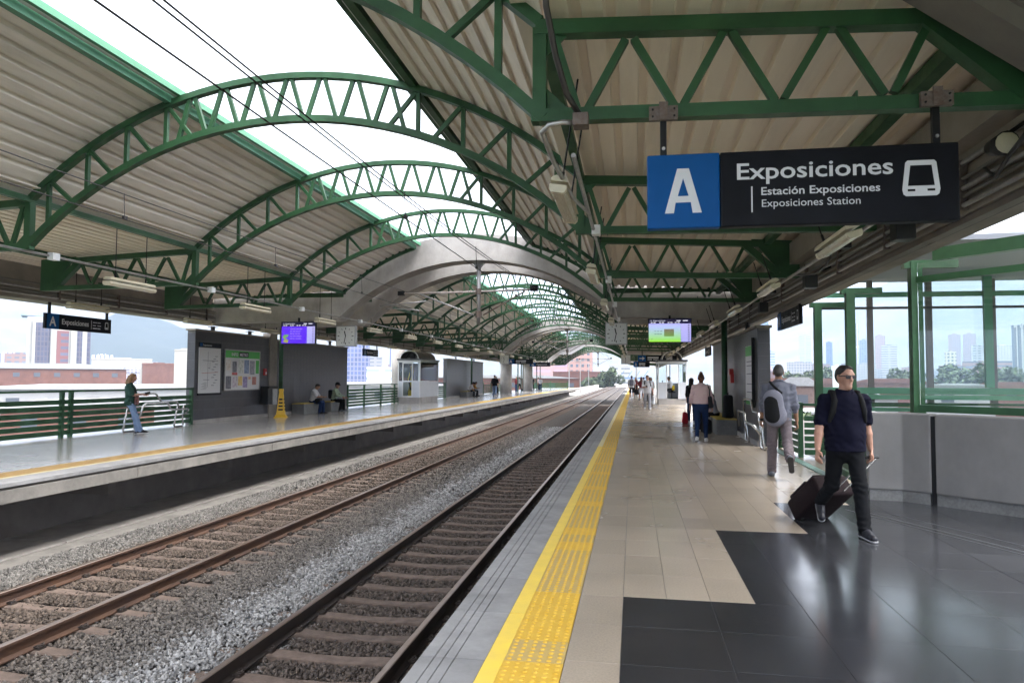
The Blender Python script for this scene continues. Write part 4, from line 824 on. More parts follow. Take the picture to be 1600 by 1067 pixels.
fence((-9.3, 104.0), (-14.3, 104.0), 'pale railing closing the far end of the left platform', 6, 0.155, 0.115, 1.2, [0.1, 2.5, 4.9])
# booths
def booth(x, y, wd, dp, label, door_left):
    t = thing('ticket_booth', label, 'booth', (x, y, 0), 0, 'white glazed booths'); FRM = mat('booth_frame', (0.62, 0.62, 0.63), 0.4)
    PNL = mat('booth_panel', (0.50, 0.52, 0.56), 0.45, var=0.06)
    part('plinth', MBX(0.05, wd - 0.05, 0.05, dp, 0, 0.36), CONC, t)
    for (x0, x1) in ((0, 0.06), (wd - 0.06, wd)):
        for yy in (0, dp - 0.06): part('corner_post', MBX(x0, x1, yy, yy + 0.06, 0.36, 2.62), FRM, t)
    part('roof_slab', MBX(-0.06, wd + 0.06, -0.06, dp + 0.06, 2.62, 2.72), mat('booth_dark_trim', (0.05, 0.05, 0.055), 0.4), t); part('front_beam', MBX(0.06, wd - 0.06, 0, 0.06, 2.5, 2.62), FRM, t)
    dw = wd * 0.42; d0 = wd * (0.22 if door_left else 0.30)
    # lower panels
    part('lower_panel', MBX(0.06, d0, 0.015, 0.045, 0.36, 1.34), PNL, t); part('lower_panel', MBX(d0 + dw, wd - 0.06, 0.015, 0.045, 0.36, 1.34), PNL, t)
    for sx in (0.015, wd - 0.045): part('lower_panel', MBX(sx, sx + 0.03, 0.06, dp - 0.06, 0.36, 1.34), PNL, t); part('side_glass', MBX(sx + 0.01, sx + 0.016, 0.06, dp - 0.06, 1.36, 2.5), GLASS, t)
    part('front_glass', MBX(0.06, d0, 0.026, 0.032, 1.36, 2.5), GLASS, t); part('front_glass', MBX(d0 + dw, wd - 0.06, 0.026, 0.032, 1.36, 2.5), GLASS, t)
    for xx in (d0, d0 + dw): part('door_jamb', MBX(xx - 0.03, xx + 0.03, 0, 0.06, 0.36, 2.5), FRM, t)
    if door_left:
        d = part('door', MB().box(d0 + 0.03, d0 + dw - 0.03, 0.01, 0.05, 0.36, 0.45).box(d0 + 0.03, d0 + dw - 0.03, 0.01, 0.05, 1.30, 1.38).box(d0 + 0.03, d0 + dw - 0.03, 0.01, 0.05, 2.42, 2.5), FRM, t); part('pane', MBX(d0 + 0.03, d0 + dw - 0.03, 0.025, 0.03, 0.45, 1.30), GLASS, d); part('pane', MBX(d0 + 0.03, d0 + dw - 0.03, 0.025, 0.03, 1.38, 2.42), GLASS, d)
        part('equipment', MB().box(d0 + dw * 0.3, d0 + dw * 0.75, 0.5, 0.9, 0.4, 0.75).tube([(d0 + dw * .5, .6, .7), (d0 + dw * .62, .6, 1.1), (d0 + dw * .48, .6, 1.5), (d0 + dw * .62, .6, 1.9), (d0 + dw * .55, .6, 2.25)], [0.14, 0.13, 0.16, 0.12, 0.13], 8), [mat('yellow_vest', (0.62, 0.42, 0.01), 0.6)], t)
        part('equipment_strap', MB().tube([(d0 + dw * .62, .45, .8), (d0 + dw * .45, .42, 1.3), (d0 + dw * .64, .42, 1.75), (d0 + dw * .5, .42, 2.3)], 0.05, 6), BLACKG, t)
    part('back_frame', MB().box(0.06, wd - 0.06, dp - 0.05, dp - 0.02, 0.36, 1.30).box(0.06, wd - 0.06, dp - 0.05, dp - 0.02, 2.5, 2.62).box(wd / 2 - 0.03, wd / 2 + 0.03, dp - 0.05, dp - 0.02, 1.3, 2.5), FRM, t)
    # barrel vault
    r = min(0.62, wd * 0.42); cx = wd / 2; n = 12; ar = [(cx - r * math.cos(math.pi * k / n), 2.72 + r * 0.85 * math.sin(math.pi * k / n)) for k in range(n + 1)]
    inn = [(cx - (r - 0.05) * math.cos(math.pi * k / n), 2.72 + (r - 0.06) * 0.85 * math.sin(math.pi * k / n)) for k in range(n + 1)]
    part('vault', MB().grid([[(a, 0.06, b) for a, b in ar], [(a, dp * 0.9, b) for a, b in ar]]), mat('smoked_vault', (0.05, 0.045, 0.045), 0.3), t)
    for k in range(4):
        yy = 0.0 + k * dp * 0.3; mb = MB()
        for q in range(n): mb.add([(ar[q][0], yy, ar[q][1]), (ar[q + 1][0], yy, ar[q + 1][1]), (inn[q + 1][0], yy, inn[q + 1][1]), (inn[q][0], yy, inn[q][1]), (ar[q][0], yy + 0.05, ar[q][1] + 0.01), (ar[q + 1][0], yy + 0.05, ar[q + 1][1] + 0.01), (inn[q + 1][0], yy + 0.05, inn[q + 1][1]), (inn[q][0], yy + 0.05, inn[q][1])], [(0, 1, 2, 3), (7, 6, 5, 4), (0, 4, 5, 1), (2, 6, 7, 3)])
        part('vault_rib', mb, FRM if k == 0 else MATS['booth_dark_trim'], t)
    part('roof_unit', MBX(cx + 0.02, cx + 0.28, 0.12, 0.4, 2.73, 2.98), BLACKP, t)
    return t
booth(-14.25, 42.6, 1.42, 4.2, 'white glazed booth with a dark vaulted roof on the left platform', True)
booth(1.45, 44.8, 1.72, 3.0, 'white glazed booth with a seated attendant on the right platform', False)

# ================================================================== glazed footbridge on the right
t = thing('footbridge', 'green framed glazed footbridge joining the right platform', 'footbridge', (3.7, 10.4, 0))
def gb(name, x0, x1, y0, y1, z0, z1, m=GREEN): return part(name, MBX(x0 - 3.7, x1 - 3.7, y0 - 10.4, y1 - 10.4, z0, z1), m, t)
for (y, z) in ((15.65, 3.12), (13.4, 3.14), (10.42, 3.14)):
    c = gb('column', 3.66, 3.80, y - 0.07, y + 0.07, -1.0, z); part('bracket', MBX(-0.12, 0.55, y - 10.46, y - 10.34, z - 0.09, z + 0.012), GREEN, t)
YF = 15.75
gb('green_rail', 3.8, 12.0, YF - 0.03, YF + 0.03, 3.24, 3.34, GREENL); gb('dark_rail', 3.8, 12.0, YF + 0.03, YF + 0.07, 3.0, 3.05, mat('dark_rail', (0.05, 0.05, 0.05), 0.5))
gb('sill_rail', 3.8, 12.0, YF - 0.06, YF + 0.05, 1.27, 1.40, GREENL); gb('sill_shelf', 3.8, 12.0, YF - 0.25, YF - 0.061, 1.17, 1.26, GREENL); gb('lower_rail', 3.8, 12.0, YF - 0.03, YF + 0.03, 0.92, 1.0, GREENL); gb('lower_rail', 3.8, 12.0, YF - 0.02, YF + 0.02, 1.05, 1.10)
for x, w, m in ((4.80, 0.11, 'g'), (5.92, 0.12, 'g'), (7.09, 0.13, 'g'), (8.4, 0.12, 'g')): gb('mullion', x - w / 2, x + w / 2, YF + 0.08, YF + 0.14, 1.0, 3.6, mat('brown_mullion', (0.13, 0.12, 0.115), 0.5))
gb('green_mullion', 6.86, 7.01, YF - 0.12, YF - 0.04, 1.41, 3.75, GREENL); gb('green_mullion', 9.0, 9.15, YF - 0.12, YF - 0.04, 1.41, 3.75, GREENL)
for a, b in ((3.8, 4.74), (4.86, 5.86), (5.98, 7.02), (7.16, 8.3)): gb('pane', a, b, YF + 0.105, YF + 0.111, 1.4, 3.0, GLASS); gb('pane', a, b, YF + 0.105, YF + 0.111, 3.05, 3.6, GLASS)
gb('soffit', 4.2, 12.0, 11.5, YF + 0.6, 3.62, 3.70, mat('bridge_soffit', (0.20, 0.21, 0.24), 0.6)); gb('fascia', 4.7, 12.0, YF - 0.2, YF + 0.1, 3.85, 4.2, GREENL)
gb('deck', 3.5, 12.0, 10.6, YF + 0.3, -0.4, -0.2, CONCB)
# angled near window over the parapet
A = Vector((3.72, 10.3)); B = Vector((5.6, 8.05)); 
def seg(name, z0, z1, wd, m, f0=0.0, f1=1.0): 
    p = A.lerp(B, f0) - Vector((3.7, 10.4)); q = A.lerp(B, f1) - Vector((3.7, 10.4)); return part(name, MB().bar((p.x, p.y, (z0 + z1) / 2), (q.x, q.y, (z0 + z1) / 2), wd, z1 - z0, (q.y - p.y, p.x - q.x, 0)), m, t)
seg('window_rail', 1.14, 1.23, 0.09, GREEN); seg('window_rail', 2.84, 2.92, 0.08, GREEN); seg('header', 3.10, 3.26, 0.12, GREEN, 0.08); seg('large_pane', 1.23, 2.84, 0.008, GLASS); seg('top_pane', 2.92, 3.10, 0.008, GLASS)
t = thing('concrete_parapet', 'grey concrete parapet with a dark joint at the right', 'parapet', (3.0, 10.1, 0)); PAR = mat('parapet_concrete', (0.20, 0.195, 0.19), 0.8, var=0.15, vscale=1.8, bump=0.08, bscale=60)
PL = [((0.0, 0.0), (0.40, -0.06)), ((0.40, -0.06), (0.64, -0.30)), ((0.68, -0.34), (2.6, -2.28))]
def pan(pts, name, z0, z1, th, m, out=0.0):
    pass
def wallseg(name, poly, z0, z1, m, bev=0.0): part(name, MB().prism(poly, 'z', z0, z1), m, t, bevel=bev)
wallseg('panel', [(0.0, 0.0), (0.40, -0.05), (0.645, -0.285), (0.80, -0.13), (0.46, 0.2), (0.05, 0.25)], 0.14, 1.13, PAR, 0.02)
wallseg('panel', [(0.685, -0.325), (2.7, -2.35), (2.86, -2.19), (0.84, -0.17)], 0.14, 1.13, PAR, 0.02)
wallseg('plinth', [(0.02, 0.02), (0.40, -0.03), (0.64, -0.26), (0.78, -0.12), (0.44, 0.22), (0.05, 0.23)], 0.0, 0.1395, BCH); wallseg('plinth', [(0.70, -0.30), (2.7, -2.31), (2.84, -2.18), (0.84, -0.18)], 0.0, 0.1395, BCH); wallseg('joint', [(0.66, -0.27), (0.70, -0.31), (0.84, -0.17), (0.80, -0.13)], 0.0, 1.10, BLACKP)

grime(PAR, 0.2, 0.8, stretch=(1, 1, 0.4)); grime(BCH, 0.3, 3.0)

# ================================================================== city beyond the station
GZ = -9.0
gm = mat('city_ground', (0.13, 0.13, 0.11), 0.95, col2=(0.10, 0.13, 0.07), vscale=0.02)
struct('ground', MBX(-3300, 3300, -3300, 3300, GZ - 0.5, GZ), gm)
def hill_mat(name, c1, c2, speck, sc):
    m = bpy.data.materials.new(name); m.use_nodes = True; n = m.node_tree.nodes; L = m.node_tree.links; p = n['Principled BSDF']; p.inputs['Roughness'].default_value = 1.0; p.inputs['Specular IOR Level'].default_value = 0.1
    tc = n.new('ShaderNodeTexCoord'); nz = n.new('ShaderNodeTexNoise'); nz.inputs['Scale'].default_value = 0.006; nz.inputs['Detail'].default_value = 6; L.new(tc.outputs['Object'], nz.inputs['Vector'])
    mx = n.new('ShaderNodeMix'); mx.data_type = 'RGBA'; mx.inputs[6].default_value = c1 + (1,); mx.inputs[7].default_value = c2 + (1,); L.new(nz.outputs['Fac'], mx.inputs[0])
    vo = n.new('ShaderNodeTexVoronoi'); vo.inputs['Scale'].default_value = sc; L.new(tc.outputs['Object'], vo.inputs['Vector'])
    mr = n.new('ShaderNodeMapRange'); mr.inputs[1].default_value = 0.25; mr.inputs[2].default_value = 0.75; mr.inputs[3].default_value = 0; mr.inputs[4].default_value = speck; L.new(nz.outputs['Fac'], mr.inputs[0])
    hc = n.new('ShaderNodeMix'); hc.data_type = 'RGBA'; hc.inputs[6].default_value = (0.20, 0.14, 0.12, 1); hc.inputs[7].default_value = (0.26, 0.25, 0.24, 1); L.new(vo.outputs['Color'], hc.inputs[0])
    m2 = n.new('ShaderNodeMix'); m2.data_type = 'RGBA'; L.new(mr.outputs[0], m2.inputs[0]); L.new(mx.outputs[2], m2.inputs[6]); L.new(hc.outputs[2], m2.inputs[7]); L.new(m2.outputs[2], p.inputs['Base Color']); return m
def hill(name, r0_, r1_, az0, az1, hf, m):
    na, nr = 90, 14; P = []
    for j in range(nr + 1):
        row = []; f = j / nr
        for i in range(na + 1):
            az = R(az0 + (az1 - az0) * i / na); r = r0_ + (r1_ - r0_) * f
            n1 = math.sin(az * 23 + j * 0.7) * 0.5 + math.sin(az * 61 + j * 1.9 + 2) * 0.3 + math.sin(az * 131 + j * 3.1) * 0.2
            h = hf(math.degrees(az)) * (f ** 0.85) * (1 + 0.10 * n1 * (0.3 + f))
            row.append((r * math.sin(az), r * math.cos(az), GZ + h))
        P.append(row)
    back = [(x * 1.15, y * 1.15, GZ) for x, y, z in P[-1]]
    o = struct(name, MB().grid(P + [back]), m, True); return o
def bump_(az, c, wv, h): return h * math.exp(-((az - c) / wv) ** 2)
hill('hill_left', 1500, 1900, -66, -24, lambda a: 12 + bump_(a, -38.5, 4.5, 118) + bump_(a, -31, 6, 88) + bump_(a, -52, 5, 35), hill_mat('wooded_hill', (0.016, 0.026, 0.018), (0.03, 0.042, 0.026), 0.05, 0.05))
hill('hills', 1900, 2850, -80, 75, lambda a: 150 + bump_(a, -45, 14, 160) + bump_(a, -18, 10, 90) + bump_(a, 0, 5, 30) + bump_(a, 24, 10, 300) + bump_(a, 45, 14, 320), hill_mat('settled_hillside', (0.075, 0.095, 0.06), (0.10, 0.105, 0.075), 0.7, 0.05))
def bld_mat(name, c, win, sx, sz, dark=(0.06, 0.075, 0.10)):
    """wall colour with rows of small far-off windows"""
    if name in MATS: return MATS[name]
    m = bpy.data.materials.new(name); m.use_nodes = True; n = m.node_tree.nodes; L = m.node_tree.links; p = n['Principled BSDF']; p.inputs['Roughness'].default_value = 0.7
    tc = n.new('ShaderNodeTexCoord'); sp = n.new('ShaderNodeSeparateXYZ'); L.new(tc.outputs['Object'], sp.inputs[0])
    ad = n.new('ShaderNodeMath'); ad.operation = 'ADD'; L.new(sp.outputs[0], ad.inputs[0]); L.new(sp.outputs[1], ad.inputs[1])
    cb = n.new('ShaderNodeCombineXYZ'); L.new(ad.outputs[0], cb.inputs[0]); L.new(sp.outputs[2], cb.inputs[1])
    br = n.new('ShaderNodeTexBrick'); br.offset = 0.0; br.inputs['Scale'].default_value = 1.0; br.inputs['Brick Width'].default_value = sx; br.inputs['Row Height'].default_value = sz; br.inputs['Mortar Size'].default_value = win; br.inputs['Mortar Smooth'].default_value = 0.0
    br.inputs['Color1'].default_value = dark + (1,); br.inputs['Color2'].default_value = tuple(x * 1.6 for x in dark) + (1,); br.inputs['Mortar'].default_value = c + (1,)
    L.new(cb.outputs[0], br.inputs['Vector']); L.new(br.outputs['Color'], p.inputs['Base Color']); MATS[name] = m; return m
def building(label, x, y, wd, ht, m, dp=None, roofm=None, cat='building', name='building', k=1.0, rot=None):
    x, y, wd = x * k, y * k, wd * k; top = 1.55 + (ht - 1.55) * k; dp = dp or wd
    t = thing(name, label, cat, (x, y, GZ), math.atan2(y, x) - math.pi / 2 if rot is None else rot, 'buildings of the city')
    part('wall', MBX(-wd / 2, wd / 2, 0, dp, 0, top - GZ), m, t)
    part('roof', MB().box(-wd / 2 - 0.1, wd / 2 + 0.1, -0.1, dp + 0.1, top - GZ, top - GZ + 0.5).box(-wd * 0.2, wd * 0.15, dp * 0.3, dp * 0.6, top - GZ + 0.5, top - GZ + 0.5 + ht * 0.06), roofm or m, t)
    return t
PW = (0.40, 0.39, 0.38); K = 2.0
building('tall blue glass tower just right of the grey tiled wall', 82, 512, 17, 47, bld_mat('blue_glass', (0.25, 0.33, 0.45), 0.25, 2.4, 3.4, (0.08, 0.16, 0.30)), k=K)
building('low blue banded block beside the blue tower', 84, 473, 6, 18.8, bld_mat('blue_banded', (0.45, 0.47, 0.52), 0.9, 30, 3.4, (0.12, 0.20, 0.32)), k=K)
building('white banded tower behind the hanging right sign', 141, 634, 9, 38.4, bld_mat('white_banded', PW, 1.2, 40, 3.5, (0.20, 0.32, 0.36)), k=K)
building('pale slim tower left of the first glazed column', 187, 778, 9, 49.4, bld_mat('pale_tower', (0.55, 0.55, 0.56), 0.9, 3, 3.4), k=K)
building('narrow dark blue tower between the first two green columns', 137, 543, 4.2, 28.1, bld_mat('dark_blue', (0.12, 0.17, 0.27), 0.4, 3, 3.4, (0.05, 0.09, 0.18)), k=K)
building('tall pale grey tower between the second and third green columns', 162, 576, 8, 43.5, bld_mat('pale_grey_tower', (0.58, 0.59, 0.60), 1.1, 3.2, 60), k=K)
building('blue grey block in front of the tall pale tower', 147, 499, 5.0, 27.1, bld_mat('blue_grey_block', (0.20, 0.25, 0.36), 0.5, 3, 3.3, (0.10, 0.15, 0.26)), k=K)
building('pinkish tower right of the brown mullion', 210, 668, 8.3, 39.6, bld_mat('pink_tower', (0.36, 0.22, 0.20), 0.9, 3, 3.2), k=K)
building('white mid rise block below the pinkish tower', 173, 532, 9.6, 25.2, bld_mat('white_mid', PW, 1.2, 40, 3.2), k=K)
building('left one of the pink brick twin towers', 299, 742, 10, 44.6, bld_mat('brick_twin', (0.33, 0.19, 0.17), 0.9, 3, 3.2), k=K)
building('right one of the pink brick twin towers', 314, 747, 10.5, 45.5, MATS['brick_twin'], k=K)
building('white tower in front of the twin towers', 205, 478, 5.8, 22.7, bld_mat('white_slab', PW, 1.0, 5, 3.0), k=K)
building('cream low tower left of the twin towers', 185, 465, 6, 18.4, bld_mat('cream_low', (0.55, 0.48, 0.33), 1.0, 4, 4), k=K)
building('pale wide block left of the ribbed white tower', 292, 636, 11.3, 29.6, bld_mat('pale_wide', (0.52, 0.45, 0.40), 1.1, 4, 3.4), k=K)
building('small brick block with white bands far right', 230, 520, 30, 14.0, bld_mat('brick_bands', (0.30, 0.16, 0.13), 1.4, 60, 4), k=1.6)
b = building('ribbed white apartment tower at the right picture edge', 158, 324, 11, 24.1, bld_mat('rib_white', (0.40, 0.385, 0.36), 1.2, 4.0, 60), k=K)
for q in range(6): part('window_strip', MBX(-9.2 + q * 3.2, -7.6 + q * 3.2, -0.15, -0.01, 12, 54), mat('strip_dark', (0.10, 0.10, 0.11), 0.4), b)
# row of nondescript far blocks along the skyline
for k in range(24):
    az = R(12.0 + k * 1.2 + random.uniform(-.4, .4)); D = random.uniform(850, 1500); h = random.uniform(8, 26); c = random.choice([(0.30, 0.275, 0.25), (0.22, 0.13, 0.11), (0.34, 0.33, 0.325), (0.26, 0.25, 0.26)])
    building('%s small hazy block of the skyline behind the right windows, counted from the left' % ORD[k].replace('nearest', 'first'), D * math.sin(az), D * math.cos(az), random.uniform(14, 30), h, bld_mat('sky_block_%d' % (k % 5), c, 0.7 + 0.2 * (k % 3), 3.0 + (k % 4) * 1.7, 3.2, (0.09, 0.10, 0.13)), dp=15)
BR = mat('brick_far', (0.15, 0.065, 0.048), 0.9, var=0.3, vscale=0.4); TILE = mat('clay_roof', (0.17, 0.07, 0.05), 0.9, var=0.3, vscale=0.5); WR = mat('white_roof', (0.30, 0.30, 0.31), 0.6, var=0.1, vscale=0.3); GR = mat('grey_roof', (0.30, 0.30, 0.31), 0.7, var=0.2)
def shed(label, x, y, wd, top, dp, wm, rm, pitch=1.2):
    t = thing('warehouse', label, 'warehouse', (x, y, GZ), math.atan2(y, x) - math.pi / 2, 'low sheds around the station')
    part('wall', MBX(-wd / 2, wd / 2, 0, dp, 0, top - GZ - pitch), wm, t); part('roof', MB().prism([(-wd / 2 - 0.4, top - GZ - pitch), (wd / 2 + 0.4, top - GZ - pitch), (wd / 4, top - GZ), (-wd / 4, top - GZ)], 'y', -0.4, dp), rm, t)
    wm_ = mesh('window', MBX(0, 1.6, -0.06, 0.02, 0, 1.2), mat('far_window', (0.07, 0.08, 0.10), 0.3))
    for q in range(int(wd / 5)): link('window', wm_, t, (-wd / 2 + 2 + q * 5, -0.01, top - GZ - pitch - 2.4))
    return t
shed('long red brick warehouse behind the man with the grey backpack', 38, 175, 24, 1.9, 16, BR, TILE); shed('white roofed shed below the fence line on the right', 34, 130, 18, -0.4, 10, WR, WR); shed('white shed below the twin towers in the right window', 46, 113, 8.5, 1.1, 6, WR, WR, 0.3); shed('clay roofed shed at the far right', 74, 158, 16, 1.3, 12, BR, TILE); shed('dull red warehouse seen between the green columns', 70, 215, 20, 2.0, 18, BR, TILE); shed('grey depot roof low behind the right fence', 22, 85, 14, -2.0, 12, CONCB, GR)
t = building('white box tower with brown side near the sunglasses', 23, 88, 0.95, 2.65, WHITE, dp=2.5); 
shed('brown warehouse left of the white box tower', 22.5, 105, 5, 1.9, 10, mat('brown_wall', (0.20, 0.13, 0.11), 0.9, var=0.3), GR)
dm = thing('church', 'brick church with a dark dome right of the tiled wall', 'church', (102, 592, GZ), -0.17); part('wall', MBX(-8, 8, 0, 14, 0, 16), BR, dm)
part('dome', MB().tube([(0, 7, 16), (0, 7, 18), (0, 7, 20.5), (0, 7, 22.6), (0, 7, 23.6)], [5.6, 5.5, 4.6, 2.6, 0.2], 18), mat('dome_slate', (0.16, 0.12, 0.13), 0.7), dm, True)
# left side
KL = 1.5
lt = thing('office_tower', 'white office tower with dark window strips and a roof slab on the left', 'building', (-299, 336, GZ), math.atan2(336, -299) - math.pi / 2); H1 = 1.55 + 20.6 * KL - GZ
part('wall', MBX(-14, 14.5, 0, 26, 0, H1), mat('tower_white', (0.32, 0.305, 0.285), 0.7, var=0.06, vscale=0.1), lt)
TWM = bld_mat('tower_windows', (0.085, 0.07, 0.095), 0.25, 1.6, 2.6, (0.03, 0.032, 0.06)); RDM = bld_mat('tower_red', (0.16, 0.05, 0.045), 0.9, 30, 3.4, (0.06, 0.055, 0.09))
for x0, x1, m, z1 in ((-10.2, -3.8, TWM, H1 - 3), (-0.8, 4.6, RDM, H1 - 7), (8.4, 10.8, TWM, H1 - 6), (13.0, 14.6, TWM, H1 - 6)): part('window_strip', MBX(x0, x1, -0.12, -0.01, 4, z1), m, lt)
for x0 in (-3.4, -11.6, 5.6): part('rib', MBX(x0, x0 + 1.4, -1.0, -0.02, 0, H1 - 2), MATS['tower_white'], lt)
part('helipad', MB().prism([(-17, H1 + 0.6), (-6, H1 + 0.2), (6, H1 + 0.6), (6, H1 + 1.6), (-17, H1 + 1.0)], 'y', 2, 22), mat('helipad_blue', (0.20, 0.28, 0.42), 0.6), lt)
for q in range(5): part('antenna', MB().tube([(2 + q * 2.4, 6, H1), (2 + q * 2.4, 6, H1 + 2.5 + (q * 37 % 3))], 0.12, 5), STEEL, lt)
def lb(label, x, y, wd, top, dp, m, rm=None, k=KL): return building(label, x, y, wd, top, m, dp=dp, roofm=rm, k=k)
shed('long brick warehouse with grey roof below the white tower', -172, 186, 46, 5.3, 20, BR, GR, 1.6)
o = lb('white office block with dark louvred windows behind the woman', -129, 166, 13.7, 5.8, 8, MATS['tower_white'])
for q in range(4): part('window_row', MBX(-8.6, 6.0, -0.2, -0.01, 4.6 + 2.5 * q, 6.6 + 2.5 * q), bld_mat('louvre', (0.52, 0.52, 0.56), 0.12, 1.3, 0.7, (0.10, 0.10, 0.17)), o)
lb('red brick block right of the white louvred block', -122, 171, 8.0, 4.7, 10, BR, TILE); lb('white block beside the left tiled wall', -100, 149, 4.4, 7.4, 6, MATS['tower_white']); lb('row of pink apartment slabs far left', -488, 502, 20, 18.9, 20, bld_mat('pink_slabs', (0.42, 0.30, 0.32), 1.4, 4, 60), k=1.3); lb('pale far towers right of the white tower', -504, 621, 20, 21.6, 20, bld_mat('pale_slabs', (0.58, 0.57, 0.60), 1.6, 5, 60), k=1.3)
lb('dark blue glass tower behind the fence left of the booth', -121, 306, 10.5, 19.2, 10, bld_mat('indigo_glass', (0.20, 0.20, 0.30), 0.35, 2.4, 3.0, (0.05, 0.07, 0.17)), k=KL); lb('blue ribbed tower attached to the dark glass tower', -104, 308, 5.5, 18.0, 8, bld_mat('ribbed_blue', (0.36, 0.37, 0.48), 0.7, 2.6, 60, (0.10, 0.12, 0.25)), k=KL); lb('white low block with blue base left of the booth', -81, 226, 9.8, 4.6, 8, bld_mat('white_blue_low', (0.64, 0.64, 0.66), 1.3, 40, 4, (0.25, 0.30, 0.45)), k=KL)
shed('white shed roof just beyond the long left fence', -78, 98, 40, 0.2, 22, WR, WR, 0.6); shed('white shed roof beyond the fence near the booth', -48, 130, 34, 0.6, 20, WR, WR, 0.6); shed('brick depot with white gable beyond the left fence', -66, 78, 16, -1.4, 12, BR, WR, 0.8)
# through the far exit
lb('tall pink brick block seen through the exit arch', -24, 329, 11.5, 17.5, 10, bld_mat('pink_exit', (0.40, 0.23, 0.20), 0.8, 3, 3.2), k=1.2); lb('wide pink block with purple bands left of the exit arch', -42, 378, 20, 9.6, 10, bld_mat('banded_exit', (0.42, 0.27, 0.27), 1.2, 50, 3.4, (0.28, 0.20, 0.30)), k=1.2); lb('clay roofed block below the exit arch', -22, 300, 22, 4.0, 12, BR, TILE, 1.0); lb('white block deep in the exit view', -8, 420, 12, 9.0, 10, MATS['white_mid'], None, 1.2)
shed('low white and red shed beyond the far left platform end', -34, 190, 40, 2.4, 14, BR, WR, 0.8)
for k in range(14):
    az = R(-46 + k * 2.1 + random.uniform(-.6, .6)); D = random.uniform(600, 1200)
    building('%s small hazy block of the skyline beyond the left railing, counted from the left' % ORD[k].replace('nearest', 'first'), D * math.sin(az), D * math.cos(az), random.uniform(12, 26), random.uniform(6, 20), MATS['sky_block_%d' % (k % 5)], dp=14)
# trees
LEAF = mat('leaf_green', (0.065, 0.095, 0.045), 0.8, island=0.5, var=0.4, vscale=0.5)
BARK = mat('bark', (0.09, 0.065, 0.05), 0.9)
def tree(label, x, y, h, r, n=2600, z0=GZ):
    t = thing('tree', label, 'tree', (x, y, z0), 0, 'trees of the city')
    mb = MB().tube([(0, 0, 0), (r * 0.03, 0, h * 0.35), (-r * 0.05, 0, h * 0.75)], [r * 0.09, r * 0.07, r * 0.03], 8)
    for q in range(5):
        a = q * 1.26; mb.tube([(0, 0, h * (0.35 + 0.06 * q)), (math.cos(a) * r * 0.6, math.sin(a) * r * 0.6, h * (0.62 + 0.05 * q))], [r * 0.05, r * 0.02], 6)
    part('trunk', mb, BARK, t)
    cl = [(rng.normal(0, 0.5, 3) * np.array([r * 0.75, r * 0.75, h * 0.19]) + np.array([0, 0, h * 0.7]), r * rng.uniform(0.22, 0.42)) for _ in range(16)]
    lv = MB()
    for q in range(n):
        c, cr = cl[q % 16]; d = rng.normal(size=3); d /= np.linalg.norm(d); p = c + d * cr * rng.uniform(0.7, 1.05); s = r * rng.uniform(0.06, 0.12)
        a = rng.normal(size=3); a /= np.linalg.norm(a); b2 = np.cross(a, d + 0.01); b2 /= np.linalg.norm(b2) + 1e-6
        lv.add([p - a * s, p + b2 * s * 0.7, p + a * s, p - b2 * s * 0.7], [(0, 1, 2, 3)])
    part('crown', lv, LEAF, t)
for i, (lab, x, y, h, r) in enumerate((('dark green tree left of the white box tower', 61, 250, 15, 7), ('broad tree right of the brown mullion', 84, 246, 14.5, 6.5), ('tree below the cream low tower', 83, 208, 14, 6.5), ('light green tree in the right window centre', 90, 202, 13, 6.5), ('rounded tree beside the right window mullion', 97, 206, 12.5, 5), ('tree by the white sheds behind the first green columns', 52, 244, 14, 5.5), ('tree standing beyond the end of the tracks', -9, 262, 13.5, 5.0), ('smaller tree left of the track end tree', -15, 262, 12, 4.5), ('green shrub tree behind the green corner post', 6.6, 31, 10.0, 2.2), ('tree by the ribbed white tower', 128, 268, 13.5, 6), ('tree beside the far left office tower', -210, 250, 13, 5))): tree(lab, x, y, h, r)
fb = thing('lattice_footbridge', 'thin blue lattice bridge over the distant tracks', 'bridge', (-6, 330, -1)); part('deck', MBX(-14, 14, 0, 2, 2.5, 3.3), mat('blue_steel', (0.12, 0.20, 0.36), 0.5), fb)
for q in range(8): part('strut', MB().bar((-14 + q * 3.5, 1, 3.3), (-12.2 + q * 3.5, 1, 6.2), 0.3, 0.3), MATS['blue_steel'], fb)
# viaduct parapet beyond the station
vd = struct('viaduct', MB().box(-12.5, 1.2, YE - 2, 420, GZ + 1, -1.7).box(-12.5, -12.2, YE - 2, 420, -1.7, -0.5).box(1.0, 1.2, YE + 1, 420, -1.7, -0.3), CONC)
for k, y in enumerate((132, 160, 190)):
    for s, x in (('left', -11.6), ('right', 0.6)):
        t = thing('line_pole', '%s thin catenary pole on the %s side beyond the station' % (('first', 'second', 'third')[k], s), 'pole', (x, y, -1.7), 0, 'catenary poles beyond the station'); part('shaft', MB().tube([(0, 0, 0), (0, 0, 7.5)], 0.09, 8), STEEL, t); part('arm', MB().tube([(0, 0, 6.4), (3.2 if x < -5 else -3.2, 0, 6.6)], 0.04, 6), STEEL, t)
# haze
hz = link('haze', mesh('haze', MBX(-3400, 3400, -3400, 3400, GZ - 1.5, 520), []))
hz['kind'] = 'stuff'
hm = bpy.data.materials.new('haze'); hm.use_nodes = True; n = hm.node_tree.nodes; n.clear(); o_ = n.new('ShaderNodeOutputMaterial'); pv = n.new('ShaderNodeVolumePrincipled'); pv.inputs['Color'].default_value = (0.38, 0.46, 0.63, 1); pv.inputs['Density'].default_value = 0.00036; pv.inputs['Anisotropy'].default_value = 0.2
hm.node_tree.links.new(pv.outputs[0], o_.inputs['Volume']); hz.data.materials.append(hm)

